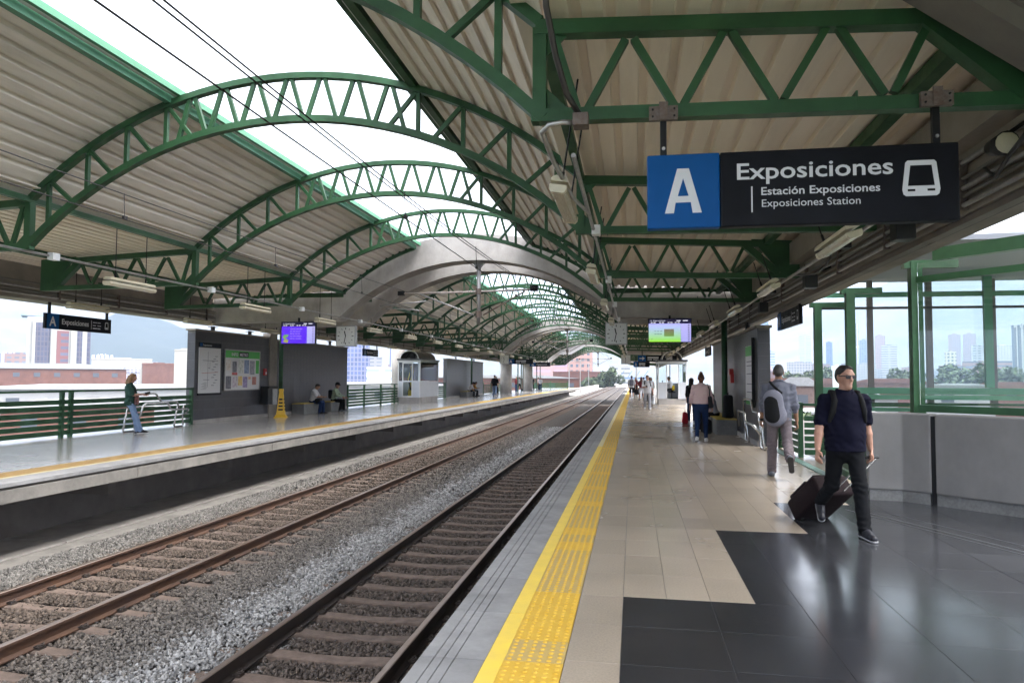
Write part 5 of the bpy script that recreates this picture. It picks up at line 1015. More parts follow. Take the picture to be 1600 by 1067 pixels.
# ================================================================== people (bodies grown from rounded cones on a grid)
def nets(D, o, h):
    S = D < 0
    c = [(0, 0, 0), (1, 0, 0), (0, 1, 0), (1, 1, 0), (0, 0, 1), (1, 0, 1), (0, 1, 1), (1, 1, 1)]
    n = np.array(D.shape) - 1
    cnt = sum(S[a:a + n[0], b:b + n[1], d:d + n[2]].astype(np.int8) for a, b, d in c)
    act = (cnt > 0) & (cnt < 8); I = np.argwhere(act); idx = -np.ones(act.shape, np.int64); idx[act] = np.arange(len(I))
    val = np.stack([D[I[:, 0] + a, I[:, 1] + b, I[:, 2] + d] for a, b, d in c], 1)
    acc = np.zeros((len(I), 3)); num = np.zeros(len(I))
    for a in range(8):
        for b in range(a + 1, 8):
            if bin(a ^ b).count('1') != 1: continue
            va, vb = val[:, a], val[:, b]; m = (va < 0) != (vb < 0); t = np.where(m, va / np.where(m, va - vb, 1), 0)
            acc += np.where(m[:, None], np.array(c[a])[None] + t[:, None] * (np.array(c[b]) - np.array(c[a]))[None], 0); num += m
    V = (I + acc / num[:, None]) * h + o
    F = []
    for ax in range(3):
        u, v = [(1, 2), (2, 0), (0, 1)][ax]
        sl0 = [slice(None)] * 3; sl1 = [slice(None)] * 3; sl0[ax] = slice(0, -1); sl1[ax] = slice(1, None)
        A_ = S[tuple(sl0)]; B_ = S[tuple(sl1)]; E = np.argwhere(A_ != B_)
        E = E[(E[:, u] > 0) & (E[:, v] > 0) & (E[:, u] < D.shape[u] - 1) & (E[:, v] < D.shape[v] - 1)]
        if not len(E): continue
        eu = np.zeros(3, int); eu[u] = 1; ev = np.zeros(3, int); ev[v] = 1
        q = [E - eu - ev, E - ev, E, E - eu]; q = np.stack([idx[x[:, 0], x[:, 1], x[:, 2]] for x in q], 1)
        ins = A_[E[:, 0], E[:, 1], E[:, 2]]; q[~ins] = q[~ins][:, ::-1]; F.append(q)
    return V, np.concatenate(F)
def pdist(P, pr):
    a, b, ra, rb = pr[:4]; a = np.asarray(a, float); b = np.asarray(b, float); X = P - a; ab = b - a
    if len(pr) > 4:
        nrm = np.asarray(pr[4], float); X = X + nrm * (X @ nrm)[:, None] * (1 / pr[5] - 1); ab = ab + nrm * (ab @ nrm) * (1 / pr[5] - 1)
    t = np.clip(X @ ab / (ab @ ab + 1e-12), 0, 1); Y = X - t[:, None] * ab
    return np.sqrt(np.einsum('ij,ij->i', Y, Y)) - (ra + (rb - ra) * t)
def sdf(P, prims, k):
    d = None
    for pr in prims:
        e = pdist(P, pr)
        if d is None: d = e
        else:
            hh = np.clip(0.5 + 0.5 * (e - d) / k, 0, 1); d = e + (d - e) * hh - k * hh * (1 - hh)
    return d
def grow(name, prims, m, parent, vox, k=0.03, cuts=(), fold=0.0, wr=(), jag=0.0):
    pts = np.array([p for pr in prims for p in pr[:2]]); rm = max(max(pr[2], pr[3]) for pr in prims) + 0.03
    lo = pts.min(0) - rm; hi = pts.max(0) + rm; n = np.ceil((hi - lo) / vox).astype(int) + 2; B = 8 if vox > 0.011 else 10; nb = -(-n // B); n = nb * B
    D = np.full(n, 1.0, np.float32); g = np.stack(np.meshgrid(*[np.arange(x) for x in nb], indexing='ij'), -1).reshape(-1, 3)
    ctr = lo + (g * B + (B - 1) / 2) * vox; E = np.stack([pdist(ctr, pr) for pr in prims], 1); dc = E.min(1); br = B * vox * 0.9
    near = np.abs(dc) < br * 1.6 + k + 0.01
    for q in g[~near & (dc < 0)]: D[q[0] * B:q[0] * B + B, q[1] * B:q[1] * B + B, q[2] * B:q[2] * B + B] = -1
    loc = np.stack(np.meshgrid(*[np.arange(B)] * 3, indexing='ij'), -1).reshape(-1, 3) * vox
    for q, er in zip(g[near], E[near]):
        P = lo + q * B * vox + loc; d = sdf(P, [pr for pr, e in zip(prims, er) if e < br * 3.2 + k], k)
        if fold > 0:
            d = d + fold * (np.sin(P[:, 2] * 19 + P[:, 0] * 31 + 2.1 * np.sin(P[:, 1] * 23 + P[:, 2] * 7)) * np.sin(P[:, 2] * 29 - P[:, 0] * 17 + 3.0 * np.sin(P[:, 0] * 9 + 1.3)) + 0.45 * np.sin(P[:, 2] * 63 - P[:, 0] * 47 + P[:, 1] * 41 + 2 * np.sin(P[:, 2] * 15)))
            for (c_, rr_, am) in wr:
                X = P - c_; e2 = np.einsum('ij,ij->i', X, X) / (rr_ * rr_)
                if e2.min() < 4: d = d + am * np.exp(-e2) * np.sin(X[:, 2] * 105 + 30 * X[:, 0] + 2.5 * np.sin(X[:, 0] * 40 + X[:, 1] * 30))
        D[q[0] * B:q[0] * B + B, q[1] * B:q[1] * B + B, q[2] * B:q[2] * B + B] = d.reshape(B, B, B)
    if cuts:
        ax = [lo[i] + np.arange(n[i]) * vox for i in range(3)]
        for pt, nr in cuts:
            pl = (ax[0][:, None, None] - pt[0]) * nr[0] + (ax[1][None, :, None] - pt[1]) * nr[1] + (ax[2][None, None, :] - pt[2]) * nr[2]
            if jag: pl = pl + jag * (np.sin(ax[0] * 310 + 1)[:, None, None] * np.sin(ax[2] * 270)[None, None, :] + 0.8 * np.sin(ax[0] * 95 + 2)[:, None, None])
            D = np.maximum(D, pl)
    V, F = nets(D, lo, vox)
    me = bpy.data.meshes.new(name); me.from_pydata(V.tolist(), [], F.tolist()); me.materials.append(m); me.shade_smooth(); me.update()
    return link(name, me, parent)
def cloth(name, c, c2=None): return mat('cloth_' + name, c, 0.85, var=0.18 if not c2 else 0, col2=c2, vscale=22, bump=0.12, bscale=160, spec=0.1)
SKIN = mat('skin_light', (0.42, 0.24, 0.17), 0.5, col2=(0.36, 0.18, 0.125), vscale=9, spec=0.35); SKIN2 = mat('skin_tan', (0.30, 0.16, 0.10), 0.5, var=0.15, vscale=9, spec=0.35)
HAIR = {c: mat('hair_' + c, v, 0.55, col2=tuple(x * 1.8 for x in v), vscale=40, stretch=(1, 1, 0.25), bump=0.3, bscale=90, spec=0.3) for c, v in (('black', (0.012, 0.010, 0.009)), ('brown', (0.045, 0.022, 0.012)), ('auburn', (0.07, 0.028, 0.016)), ('blond', (0.15, 0.08, 0.035)), ('grey', (0.05, 0.045, 0.042)))}
def rotx(v, a): return np.array([v[0], v[1] * math.cos(a) - v[2] * math.sin(a), v[1] * math.sin(a) + v[2] * math.cos(a)])
def person(label, loc, rz, ht, pose, look, vox=0.012, group=None):
    t = thing('person', label, 'person', (loc[0], loc[1], loc[2] if len(loc) > 2 else 0), R(rz), group); s = ht / 1.75
    fem = look.get('fem', False); bulk = look.get('bulk', 1.0); sk = look.get('skin', SKIN)
    J = {}
    hip = np.zeros(3); lean = R(pose.get('lean', 0)); tl = lambda z, x=0, y=0: rotx(np.array([x, y, z]) * s, -lean)
    for nm, sd in (('L', -1), ('R', 1)):
        th, kn, ab = [R(x) for x in pose['leg' + nm][:3]]; h0 = np.array([sd * 0.09 * s, 0, 0])
        d1 = np.array([sd * math.sin(ab), math.sin(th) * math.cos(ab), -math.cos(th) * math.cos(ab)]); k0 = h0 + d1 * 0.42 * s
        d2 = np.array([sd * math.sin(ab) * 0.5, math.sin(th - kn), -math.cos(th - kn)]); a0 = k0 + d2 * 0.42 * s
        J['hip' + nm], J['knee' + nm], J['ank' + nm] = h0, k0, a0
        fp = R(pose['leg' + nm][3]) if len(pose['leg' + nm]) > 3 else 0.0; fy = R(pose.get('toe', 8)) * sd
        J['toe' + nm] = a0 + np.array([math.sin(fy), math.cos(fy) * math.cos(fp), -math.sin(fp)]) * 0.17 * s + np.array([0, 0, -0.045 * s * math.cos(fp)]); J['heel' + nm] = a0 + np.array([0, -0.05 * math.cos(fp) - 0.035 * math.sin(fp), 0.05 * math.sin(fp) - 0.05 * math.cos(fp)]) * s
    zmin = min(min(J['toe' + n][2], J['heel' + n][2]) for n in 'LR') - 0.033 * s
    up_ = np.array([0, 0, -zmin]) if 'seat' not in pose else np.array([0, 0, pose['seat']])
    for kk in list(J): J[kk] = J[kk] + up_
    pel = up_ + np.array([0, 0, 0.02 * s]); T = lambda z, x=0, y=0: pel + tl(z, x, y)
    sh = (0.165 if fem else 0.188) * bulk ** 0.5
    ch, nk = T(0.36), T(0.545)
    hy, hp = R(pose.get('hyaw', 0)), R(pose.get('hpitch', 0))
    Mh = np.array(Matrix.Rotation(hy, 3, 'Z') @ Matrix.Rotation(hp - lean * 0.6, 3, 'X')); HC = nk + np.array([0, 0, 0]) + Mh @ np.array([0, 0.025, 0.125]) * s; Hd = lambda x, y, z: HC + Mh @ np.array([x, y, z]) * s
    for nm, sd in (('L', -1), ('R', 1)):
        pi_, ab, el, tw = [R(x) for x in pose['arm' + nm][:4]]; S0 = T(0.452, sd * sh)
        d1 = np.array([sd * math.sin(ab), math.sin(pi_) * math.cos(ab), -math.cos(pi_) * math.cos(ab)]); E0 = S0 + d1 * 0.28 * s
        d2 = np.array([sd * math.sin(ab) * math.cos(el) - sd * math.sin(tw) * math.sin(el), math.sin(pi_ + el * math.cos(tw)), -math.cos(pi_ + el * math.cos(tw))]); d2 /= np.linalg.norm(d2); W0 = E0 + d2 * 0.245 * s
        J['sho' + nm], J['elb' + nm], J['wri' + nm], J['dir' + nm] = S0, E0, W0, d2
    fwd = rotx(np.array([0, 1.0, 0]), -lean)
    fine = vox <= 0.009
    hips_r = 0.165 * bulk * (1.04 if fem else 1.0); wai = (0.128 if fem else 0.150) * bulk; che = (0.15 if fem else 0.172) * bulk ** 0.7
    # ---- body (skin)
    B = []
    B += [(T(0.0), T(0.16), hips_r * 0.9 * s, wai * 0.9 * s, fwd, 0.68), (T(0.16), T(0.36), wai * 0.9 * s, che * 0.92 * s, fwd, 0.68), (T(0.36), T(0.46), che * 0.9 * s, 0.10 * s, fwd, 0.68)]
    B += [(nk - np.array([0, 0, 0.06 * s]), nk + (HC - nk) * 0.5, 0.058 * s, 0.053 * s)]
    Fx = Mh[:, 0]
    B += [(Hd(0, -0.02, 0.03), Hd(0, 0.01, 0.035), 0.094 * s, 0.090 * s, Fx, 0.80), (Hd(0, 0.025, -0.01), Hd(0, 0.038, -0.07), 0.072 * s, 0.045 * s, Fx, 0.85), (Hd(0, 0.05, -0.088), Hd(0, 0.052, -0.09), 0.030 * s, 0.030 * s)]
    B += [(Hd(0, 0.092, 0.018), Hd(0, 0.106, -0.024), 0.008 * s, 0.0125 * s)]
    for sd in (-1, 1): B += [(Hd(sd * 0.078, -0.005, 0.018), Hd(sd * 0.076, 0.0, -0.028), 0.019 * s, 0.012 * s, Fx, 0.5), (Hd(sd * 0.035, 0.082, 0.040), Hd(sd * 0.02, 0.09, 0.040), 0.016 * s, 0.014 * s)]
    def hand(nm, sd, out):
        W0, d = J['wri' + nm], J['dir' + nm]; side = np.array([0, 1.0, 0]) - d * d[1]; side /= np.linalg.norm(side) + 1e-9; pn = np.cross(d, side) * 1.0
        inn = -sd * np.array([1.0, 0, 0]); pn = pn if pn @ inn > 0 else -pn
        c = pose.get('curl', 25); hs = s * (0.92 if fem else 1.0)
        out += [(W0 + d * 0.01, W0 + d * 0.085 * hs, 0.030 * hs, 0.040 * hs, pn, 0.42)]
        for q in range(4):
            o0 = (q - 1.5) * -0.019; L = (0.036, 0.042, 0.040, 0.031)[q] * hs; p0 = W0 + d * (0.085 - abs(q - 1.3) * 0.004) * hs + side * (-o0) * hs; a = R(c); a2 = R(c * 2.2)
            p1 = p0 + (d * math.cos(a) + pn * math.sin(a)) * L; p2 = p1 + (d * math.cos(a2) + pn * math.sin(a2)) * L * 0.95
            out += [(p0 - d * 0.012, p1, 0.0098 * hs, 0.0092 * hs), (p1, p2, 0.0092 * hs, 0.0075 * hs)]
        t0 = W0 + d * 0.028 * hs + side * 0.026 * hs; t1 = t0 + (d * 0.6 + side * 0.55 + pn * 0.4) * 0.045 * hs; out += [(t0, t1, 0.014 * hs, 0.0115 * hs), (t1, t1 + (d * 0.8 + pn * 0.45) * 0.036 * hs, 0.0115 * hs, 0.009 * hs)]
    for nm, sd in (('L', -1), ('R', 1)):
        ar = (0.85 if fem else 1.0) * bulk ** 0.4
        B += [(J['sho' + nm], J['elb' + nm], 0.048 * s * ar, 0.039 * s * ar), (J['elb' + nm], J['elb' + nm] * 0.65 + J['wri' + nm] * 0.35, 0.039 * s * ar, 0.041 * s * ar), (J['elb' + nm] * 0.65 + J['wri' + nm] * 0.35, J['wri' + nm], 0.041 * s * ar, 0.026 * s * ar), (T(0.50), J['sho' + nm], 0.05 * s, 0.046 * s)]
        hand(nm, sd, B)
        q_ = s * (0.78 if look['bottom'].get('len', 1.0) > 0.6 else 1.0)
        B += [(J['hip' + nm], J['knee' + nm], 0.078 * q_ * bulk ** 0.5, 0.052 * q_), (J['knee' + nm], J['knee' + nm] * 0.68 + J['ank' + nm] * 0.32, 0.050 * q_, 0.054 * q_), (J['knee' + nm] * 0.68 + J['ank' + nm] * 0.32, J['ank' + nm], 0.054 * q_, 0.034 * q_), (J['ank' + nm], J['toe' + nm], 0.034 * q_, 0.025 * q_)]
    body = grow('body', B, sk, t, vox if not fine else min(vox, 0.0065), 0.012 if fine else 0.018)
    # ---- trousers / shorts
    bt = look['bottom']; lg = bt.get('len', 1.0); tight = bt.get('tight', 0.0); Q = []
    for nm in 'LR':
        ex = (0.018 - 0.012 * tight) * s; e0 = J['ank' + nm] + (J['knee' + nm] - J['ank' + nm]) * 0.02
        Q += [(J['hip' + nm], J['knee' + nm], 0.088 * s * bulk ** 0.5, (0.058) * s + ex)]
        if lg > 0.6: Q += [(J['knee' + nm], e0, 0.056 * s + ex, (0.040 + 0.022 * (1 - tight)) * s + ex * 0.6)]
    Q += [(T(-0.01), T(0.12), hips_r * 0.98 * s, (wai + 0.008) * s, fwd, 0.72)]
    if fem: Q += [(T(-0.02, -0.06, -0.05), T(-0.02, 0.06, -0.05), 0.10 * s, 0.10 * s)]
    else: Q += [(T(-0.02, -0.06, -0.035), T(-0.02, 0.06, -0.035), 0.09 * s, 0.09 * s)]
    cuts = [(T(0.135), rotx(np.array([0, 0, 1.0]), -lean))]
    if lg <= 0.6:
        Q = [(p[0], p[0] + (np.array(p[1]) - np.array(p[0])) * (lg / 0.5) if i < 2 else p[1]) + tuple(p[2:]) for i, p in enumerate(Q)]
    grow('trousers' if lg > 0.6 else 'shorts', Q, bt['mat'], t, max(vox, 0.007), 0.03, cuts, fold=0.0042 * (1 - tight * 0.7), wr=[(J['knee' + n_], 0.10, 0.005) for n_ in 'LR'] + [(J['ank' + n_] + np.array([0, 0, 0.05]), 0.09, 0.007) for n_ in 'LR'] + [(T(-0.03), 0.12, 0.004)])
    # ---- shoes
    for nm in 'LR':
        P = [(J['heel' + nm], J['toe' + nm], 0.040 * s, 0.036 * s), (J['ank' + nm] + np.array([0, 0, 0.0]), J['heel' + nm], 0.044 * s, 0.038 * s), (J['ank' + nm], J['ank' + nm] * 0.4 + J['toe' + nm] * 0.6, 0.042 * s, 0.038 * s)]
        fl = J['toe' + nm] - J['heel' + nm]; nrm = np.array([0, -fl[2], fl[1]]); nrm = nrm / (np.linalg.norm(nrm) + 1e-9)
        nrm = nrm if nrm[2] > 0 else -nrm
        sh_o = grow('shoe', P, look['shoe'], t, min(max(vox, 0.007), 0.012), 0.02, [(J['heel' + nm] - nrm * 0.026 * s, -nrm)])
        if look.get('sole'):
            P2 = [(J['heel' + nm] - nrm * 0.018 * s, J['toe' + nm] - nrm * 0.018 * s, 0.043 * s, 0.039 * s)]
            grow('sole', P2, look['sole'], sh_o, min(max(vox, 0.007), 0.012), 0.02, [(J['heel' + nm] - nrm * 0.034 * s, -nrm), (J['heel' + nm] - nrm * 0.012 * s, nrm)])
    # ---- top
    tp = look['top']; slv = tp.get('sleeve', 0.5); loose = tp.get('loose', 0.012) * s; hem = tp.get('hem', -0.05); C = []
    C += [(T(hem - 0.05), T(0.14), (hips_r if not fem else hips_r * 0.98) * s + loose * 0.8, wai * s + loose + 0.012 * s, fwd, 0.74), (T(0.14), T(0.36), wai * s + loose + 0.010 * s, che * s + loose, fwd, 0.74), (T(0.36), T(0.43), che * s + loose * 0.6, 0.12 * s, fwd, 0.74), (T(0.46), T(0.512), 0.072 * s, 0.060 * s)]
    if fem and hem < 0.02: C += [(T(-0.02, -0.06, -0.05), T(-0.02, 0.06, -0.05), 0.112 * s, 0.112 * s)]
    if tp.get('belly'): C += [(T(0.10, 0, 0.05), T(0.2, 0, 0.05), 0.115 * s, 0.105 * s)]
    if fem: C += [(T(0.33, -0.06, 0.06), T(0.33, 0.06, 0.06), 0.07 * s, 0.07 * s)]
    for nm in 'LR':
        C += [(T(0.495), J['sho' + nm], 0.052 * s, 0.052 * s)]
        f = min(1, slv / 0.5); e = J['sho' + nm] + (J['elb' + nm] - J['sho' + nm]) * f; C += [(J['sho' + nm], e, 0.052 * s + loose * 0.4, (0.056 if slv <= 0.5 else 0.048) * s + loose * 0.6)]
        if slv > 0.5:
            f = (slv - 0.5) / 0.5; C += [(J['elb' + nm], J['elb' + nm] + (J['wri' + nm] - J['elb' + nm]) * f, 0.050 * s + loose * 0.6, 0.036 * s + loose * 0.6)]
    tcut = [(T(hem), rotx(np.array([0, 0, -1.0]), -lean))]
    top = grow('shirt', C, tp['mat'], t, max(vox, 0.007), 0.035, tcut, fold=tp.get('fold', 0.004), wr=[(J['elb' + n_], 0.08, 0.005) for n_ in 'LR'] + [(T(0.06, sx_ * 0.13), 0.12, 0.005) for sx_ in (-1, 1)] + [(T(0.38, sx_ * 0.15), 0.08, 0.004) for sx_ in (-1, 1)])
    # ---- hair
    hr = look['hair']; st = hr['style']; HP = [(Hd(0, -0.022, 0.033), Hd(0, 0.010, 0.038), 0.0985 * s, 0.0935 * s, Fx, 0.80), (Hd(0, -0.02, 0.06), Hd(0, 0.03, 0.066), 0.083 * s, 0.072 * s, Fx, 0.85)]
    hn = Mh @ np.array([0, 0.86, -0.5]); hc = [(Hd(0, 0.050, 0.048), hn)]
    if st == 'long': HP += [(Hd(0, -0.05, 0.02), Hd(0, -0.075, -0.20), 0.098 * s, 0.085 * s)]; hc = [(Hd(0, 0.045, 0.030), Mh @ np.array([0, 0.97, -0.24]))]
    if st == 'bob': HP += [(Hd(0.055, -0.02, 0.0), Hd(0.065, -0.02, -0.15), 0.06 * s, 0.05 * s), (Hd(-0.055, -0.02, 0.0), Hd(-0.065, -0.02, -0.15), 0.06 * s, 0.05 * s), (Hd(0, -0.07, 0.0), Hd(0, -0.07, -0.16), 0.07 * s, 0.06 * s)]; hc = [(Hd(0, 0.04, 0.030), Mh @ np.array([0, 0.97, -0.24]))]
    if st == 'bun': HP += [(Hd(0, -0.045, 0.135), Hd(0, -0.045, 0.145), 0.042 * s, 0.042 * s), (Hd(0, -0.05, 0.0), Hd(0, -0.05, -0.06), 0.085 * s, 0.05 * s)]
    if st == 'short': hc = [(Hd(0, 0.047, 0.066), Mh @ np.array([0, 0.74, -0.67]))]
    h_o = grow('hair', HP, HAIR[hr['color']], t, max(min(vox, 0.009), 0.006), 0.02, hc, fold=0.0028 if st in ('short', 'bun') else 0.004, jag=0.006)
    if look.get('cap'):
        grow('cap', [(Hd(0, -0.02, 0.062), Hd(0, 0.0, 0.070), 0.108 * s, 0.104 * s, Fx, 0.82), (Hd(-0.03, 0.11, 0.055), Hd(0.03, 0.11, 0.055), 0.05 * s, 0.05 * s, Mh[:, 2], 0.25)], look['cap'], t, max(vox, 0.008), 0.01, [(Hd(0, 0, 0.042), -Mh[:, 2])])
    if look.get('face', True):
        DK = mat('eye_dark', (0.015, 0.012, 0.012), 0.3); LP = mat('lip', (0.28, 0.10, 0.08), 0.5)
        def blob(name, c, rx, ry, rz_, m):
            b = bmesh.new(); bmesh.ops.create_uvsphere(b, u_segments=10, v_segments=6, radius=1.0); me = bpy.data.meshes.new(name)
            for v in b.verts: v.co = Vector(Hd(c[0] + v.co.x * rx, c[1] + v.co.y * ry, c[2] + v.co.z * rz_))
            b.to_mesh(me); b.free(); me.materials.append(m); me.shade_smooth(); link(name, me, t)
        for sd in (-1, 1):
            blob('eye', (sd * 0.031, 0.085, 0.012), 0.013, 0.008, 0.006, DK); blob('eyebrow', (sd * 0.033, 0.090, 0.036), 0.020, 0.006, 0.0045, HAIR[hr['color']])
        blob('mouth', (0, 0.0845, -0.060), 0.022, 0.006, 0.004, LP)
    J['T'] = T; J['Hd'] = Hd; J['s'] = s; J['fwd'] = fwd; J['Mh'] = Mh
    return t, J
def rbox(name, c, size, rot, m, parent, bev=0.05, taper=1.0):
    """rounded box centred at c; top face scaled by taper"""
    w_, d_, h_ = size; mb = MB().add([(-w_ / 2, -d_ / 2, -h_ / 2), (w_ / 2, -d_ / 2, -h_ / 2), (w_ / 2, d_ / 2, -h_ / 2), (-w_ / 2, d_ / 2, -h_ / 2), (-w_ / 2 * taper, -d_ / 2 * taper, h_ / 2), (w_ / 2 * taper, -d_ / 2 * taper, h_ / 2), (w_ / 2 * taper, d_ / 2 * taper, h_ / 2), (-w_ / 2 * taper, d_ / 2 * taper, h_ / 2)], [(3, 2, 1, 0), (4, 5, 6, 7), (0, 1, 5, 4), (1, 2, 6, 5), (2, 3, 7, 6), (3, 0, 4, 7)])
    me = mesh(name, mb, m); b = bmesh.new(); b.from_mesh(me); bmesh.ops.bevel(b, geom=list(b.edges), offset=bev, segments=4, affect='EDGES', profile=0.5); b.to_mesh(me); b.free(); me.shade_smooth()
    return link(name, me, parent, c, rot)
NAVY = cloth('navy', (0.0045, 0.0045, 0.014)); BLK = cloth('black', (0.006, 0.006, 0.007)); CHAR = cloth('charcoal_jeans', (0.007, 0.0075, 0.009)); GRYS = cloth('grey_shirt', (0.145, 0.15, 0.185)); GRYT = cloth('grey_trousers', (0.15, 0.125, 0.135)); PINK = cloth('pink', (0.60, 0.40, 0.41), (0.62, 0.48, 0.45)); JEAN = cloth('blue_jeans', (0.012, 0.027, 0.08)); WHT = cloth('white', (0.55, 0.55, 0.58)); LTG = cloth('light_grey', (0.34, 0.34, 0.37)); LJE = cloth('light_jeans', (0.19, 0.27, 0.42)); SAGE = cloth('sage', (0.27, 0.34, 0.25)); DGR = cloth('dark_green', (0.03, 0.07, 0.055)); MAR = cloth('maroon', (0.16, 0.03, 0.035)); YLV = cloth('hi_vis_yellow', (0.62, 0.45, 0.02)); ORG = cloth('ochre', (0.42, 0.22, 0.05))
SHB = mat('shoe_black', (0.008, 0.008, 0.013), 0.5, spec=0.3); SHW = mat('shoe_white', (0.62, 0.60, 0.58), 0.5); SHG = mat('shoe_grey', (0.09, 0.10, 0.12), 0.6); SOL = mat('sole_grey', (0.22, 0.22, 0.23), 0.6); SOLD = mat('sole_dark', (0.03, 0.03, 0.032), 0.6)
PACK = mat('pack_black', (0.006, 0.006, 0.0065), 0.8, spec=0.2, bump=0.1, bscale=120); PACKG = mat('pack_grey', (0.17, 0.17, 0.21), 0.8, var=0.15, vscale=40, bump=0.1, bscale=150)
STAND = dict(legL=(2, 2, 3), legR=(-2, 2, 3), armL=(4, 7, 12, 0), armR=(4, 7, 12, 0))
# --- man in navy polo with suitcase
t, J = person('man in navy polo and sunglasses walking towards the viewer', (2.11, 7.83), 184, 1.72, dict(legL=(17, 5, 1, 3), legR=(-13, 44, 2, 50), armL=(-16, 9, 14, 0), armR=(8, 13, 12, 8), hyaw=18, hpitch=2, curl=28), dict(bulk=1.14, top=dict(mat=NAVY, sleeve=0.40, hem=-0.07, loose=0.016, belly=True, fold=0.003), bottom=dict(mat=CHAR, tight=0.35), shoe=SHB, sole=SOL, hair=dict(style='short', color='black'), face=True), 0.0075)
Hd, T = J['Hd'], J['T']; GLS = mat('sunglass_lens', (0.012, 0.006, 0.006), 0.35, spec=0.25); GFR = mat('glasses_frame', (0.015, 0.008, 0.008), 0.3)
for sd in (-1, 1):
    c = [Hd(sd * 0.034 + a, 0.104 - abs(sd * 0.034 + a) * 0.16, 0.012 + b) for a, b in ((-0.027, 0.017), (0.027, 0.017), (0.024, -0.016), (-0.022, -0.018))]; c2 = [Hd(sd * 0.034 + a, 0.100 - abs(sd * 0.034 + a) * 0.16, 0.012 + b) for a, b in ((-0.027, 0.017), (0.027, 0.017), (0.024, -0.016), (-0.022, -0.018))]
    part('sunglass_lens', MB().add(c + c2, [(0, 1, 2, 3), (7, 6, 5, 4), (0, 4, 5, 1), (1, 5, 6, 2), (2, 6, 7, 3), (3, 7, 4, 0)]), GLS, t)
    part('glasses_temple', MB().bar(Hd(sd * 0.062, 0.094, 0.024), Hd(sd * 0.081, 0.0, 0.026), 0.007, 0.010), GFR, t)
part('glasses_bridge', MB().bar(Hd(-0.062, 0.0945, 0.027), Hd(0.0, 0.106, 0.027), 0.007, 0.007).bar(Hd(0.0, 0.106, 0.027), Hd(0.062, 0.0945, 0.027), 0.007, 0.007), GFR, t)
for sd in (-1, 1): part('collar', MB().tube([T(0.555, sd * 0.055, -0.045), T(0.55, sd * 0.072, 0.01), T(0.515, sd * 0.05, 0.075), T(0.475, sd * 0.012, 0.105)], [0.018, 0.02, 0.018, 0.008], 8), NAVY, t, True)
for q in (0, 1): part('button', MB().tube([T(0.455 - q * 0.045, 0, 0.118 + q * 0.010), T(0.455 - q * 0.045, 0, 0.128 + q * 0.010)], 0.007, 8), WHITE, t)
for sd in (-1, 1):
    pts = [T(0.44, sd * 0.115, -0.13), T(0.535, sd * 0.12, -0.05), T(0.53, sd * 0.122, 0.03), T(0.45, sd * 0.132, 0.108), T(0.34, sd * 0.150, 0.115), T(0.24, sd * 0.172, 0.075), T(0.18, sd * 0.178, 0.0)]
    part('backpack_strap', MB().tube(pts, [0.026, 0.026, 0.028, 0.03, 0.03, 0.022, 0.014], 8), PACK, t, True)
rbox('backpack', T(0.28, 0, -0.215), (0.36, 0.20, 0.46), (R(4), 0, 0), PACK, t, 0.08, 0.92)
# suitcase, tilted, pulled behind
sc_loc = Vector((1.93, 8.72, 0)); SUIT = mat('suitcase_plum', (0.011, 0.0055, 0.0065), 0.85, spec=0.15, var=0.25, vscale=30, bump=0.12, bscale=140)
sc = thing('suitcase', 'plum fabric trolley suitcase tilted behind the man in navy', 'suitcase', sc_loc, R(204)); TI = R(52)
def sp(x, y, z): # suitcase frame: y = along its height from the wheels, z = thickness
    return (x, math.sin(TI) * y - math.cos(TI) * z, 0.07 + math.cos(TI) * y + math.sin(TI) * z)
def sbox(name, x0, x1, y0, y1, z0, z1, m, bev, par):
    mb = MBX(x0, x1, y0, y1, z0, z1); me = mesh(name, mb, m); b = bmesh.new(); b.from_mesh(me); bmesh.ops.bevel(b, geom=list(b.edges), offset=bev, segments=3, affect='EDGES', profile=0.5)
    for v in b.verts: v.co = Vector(sp(*v.co))
    b.normal_update(); b.to_mesh(me); b.free(); me.shade_smooth(); return link(name, me, par)
sbox('shell', -0.22, 0.22, 0.0, 0.58, -0.12, 0.12, SUIT, 0.035, sc); fp = sbox('front_pocket', -0.19, 0.19, 0.05, 0.40, 0.115, 0.165, SUIT, 0.025, sc); sbox('upper_pocket', -0.18, 0.18, 0.42, 0.55, 0.115, 0.145, SUIT, 0.015, sc)
part('zip', MB().tube([sp(-0.12, 0.30, 0.167), sp(0.12, 0.30, 0.167)], 0.006, 6), BLACKG, fp); part('zip_pull', MB().tube([sp(0.10, 0.28, 0.168), sp(0.10, 0.302, 0.170)], 0.007, 6), STAIN, fp); part('zip_pull', MB().tube([sp(-0.10, 0.10, 0.168), sp(-0.10, 0.12, 0.170)], 0.007, 6), STAIN, fp)
part('top_handle', MB().tube([sp(-0.07, 0.58, 0), sp(-0.06, 0.61, 0), sp(0.06, 0.61, 0), sp(0.07, 0.58, 0)], 0.012, 8), BLACKG, sc, True)
for sx in (-0.15, 0.15): part('wheel', MB().tube([(sx - 0.018, 0.0 + 0.10, 0.045), (sx + 0.018, 0.10, 0.045)], 0.045, 14), BLACKG, sc)
im = (Matrix.Translation(sc_loc) @ Matrix.Rotation(R(204), 4, 'Z')).inverted(); wm = Matrix.Translation((2.11, 7.83, 0)) @ Matrix.Rotation(R(184), 4, 'Z'); hw = im @ (wm @ Vector(J['wriL'] + J['dirL'] * 0.085))
for sx in (-0.06, 0.06): part('handle_rod', MB().tube([sp(sx, 0.40, -0.10), Vector(hw) + Vector((sx, 0, 0))], 0.009, 8), STAIN, sc)
part('handle_grip', MB().tube([Vector(hw) + Vector((-0.08, 0, 0)), Vector(hw) + Vector((0.08, 0, 0))], 0.016, 8), BLACKG, sc)
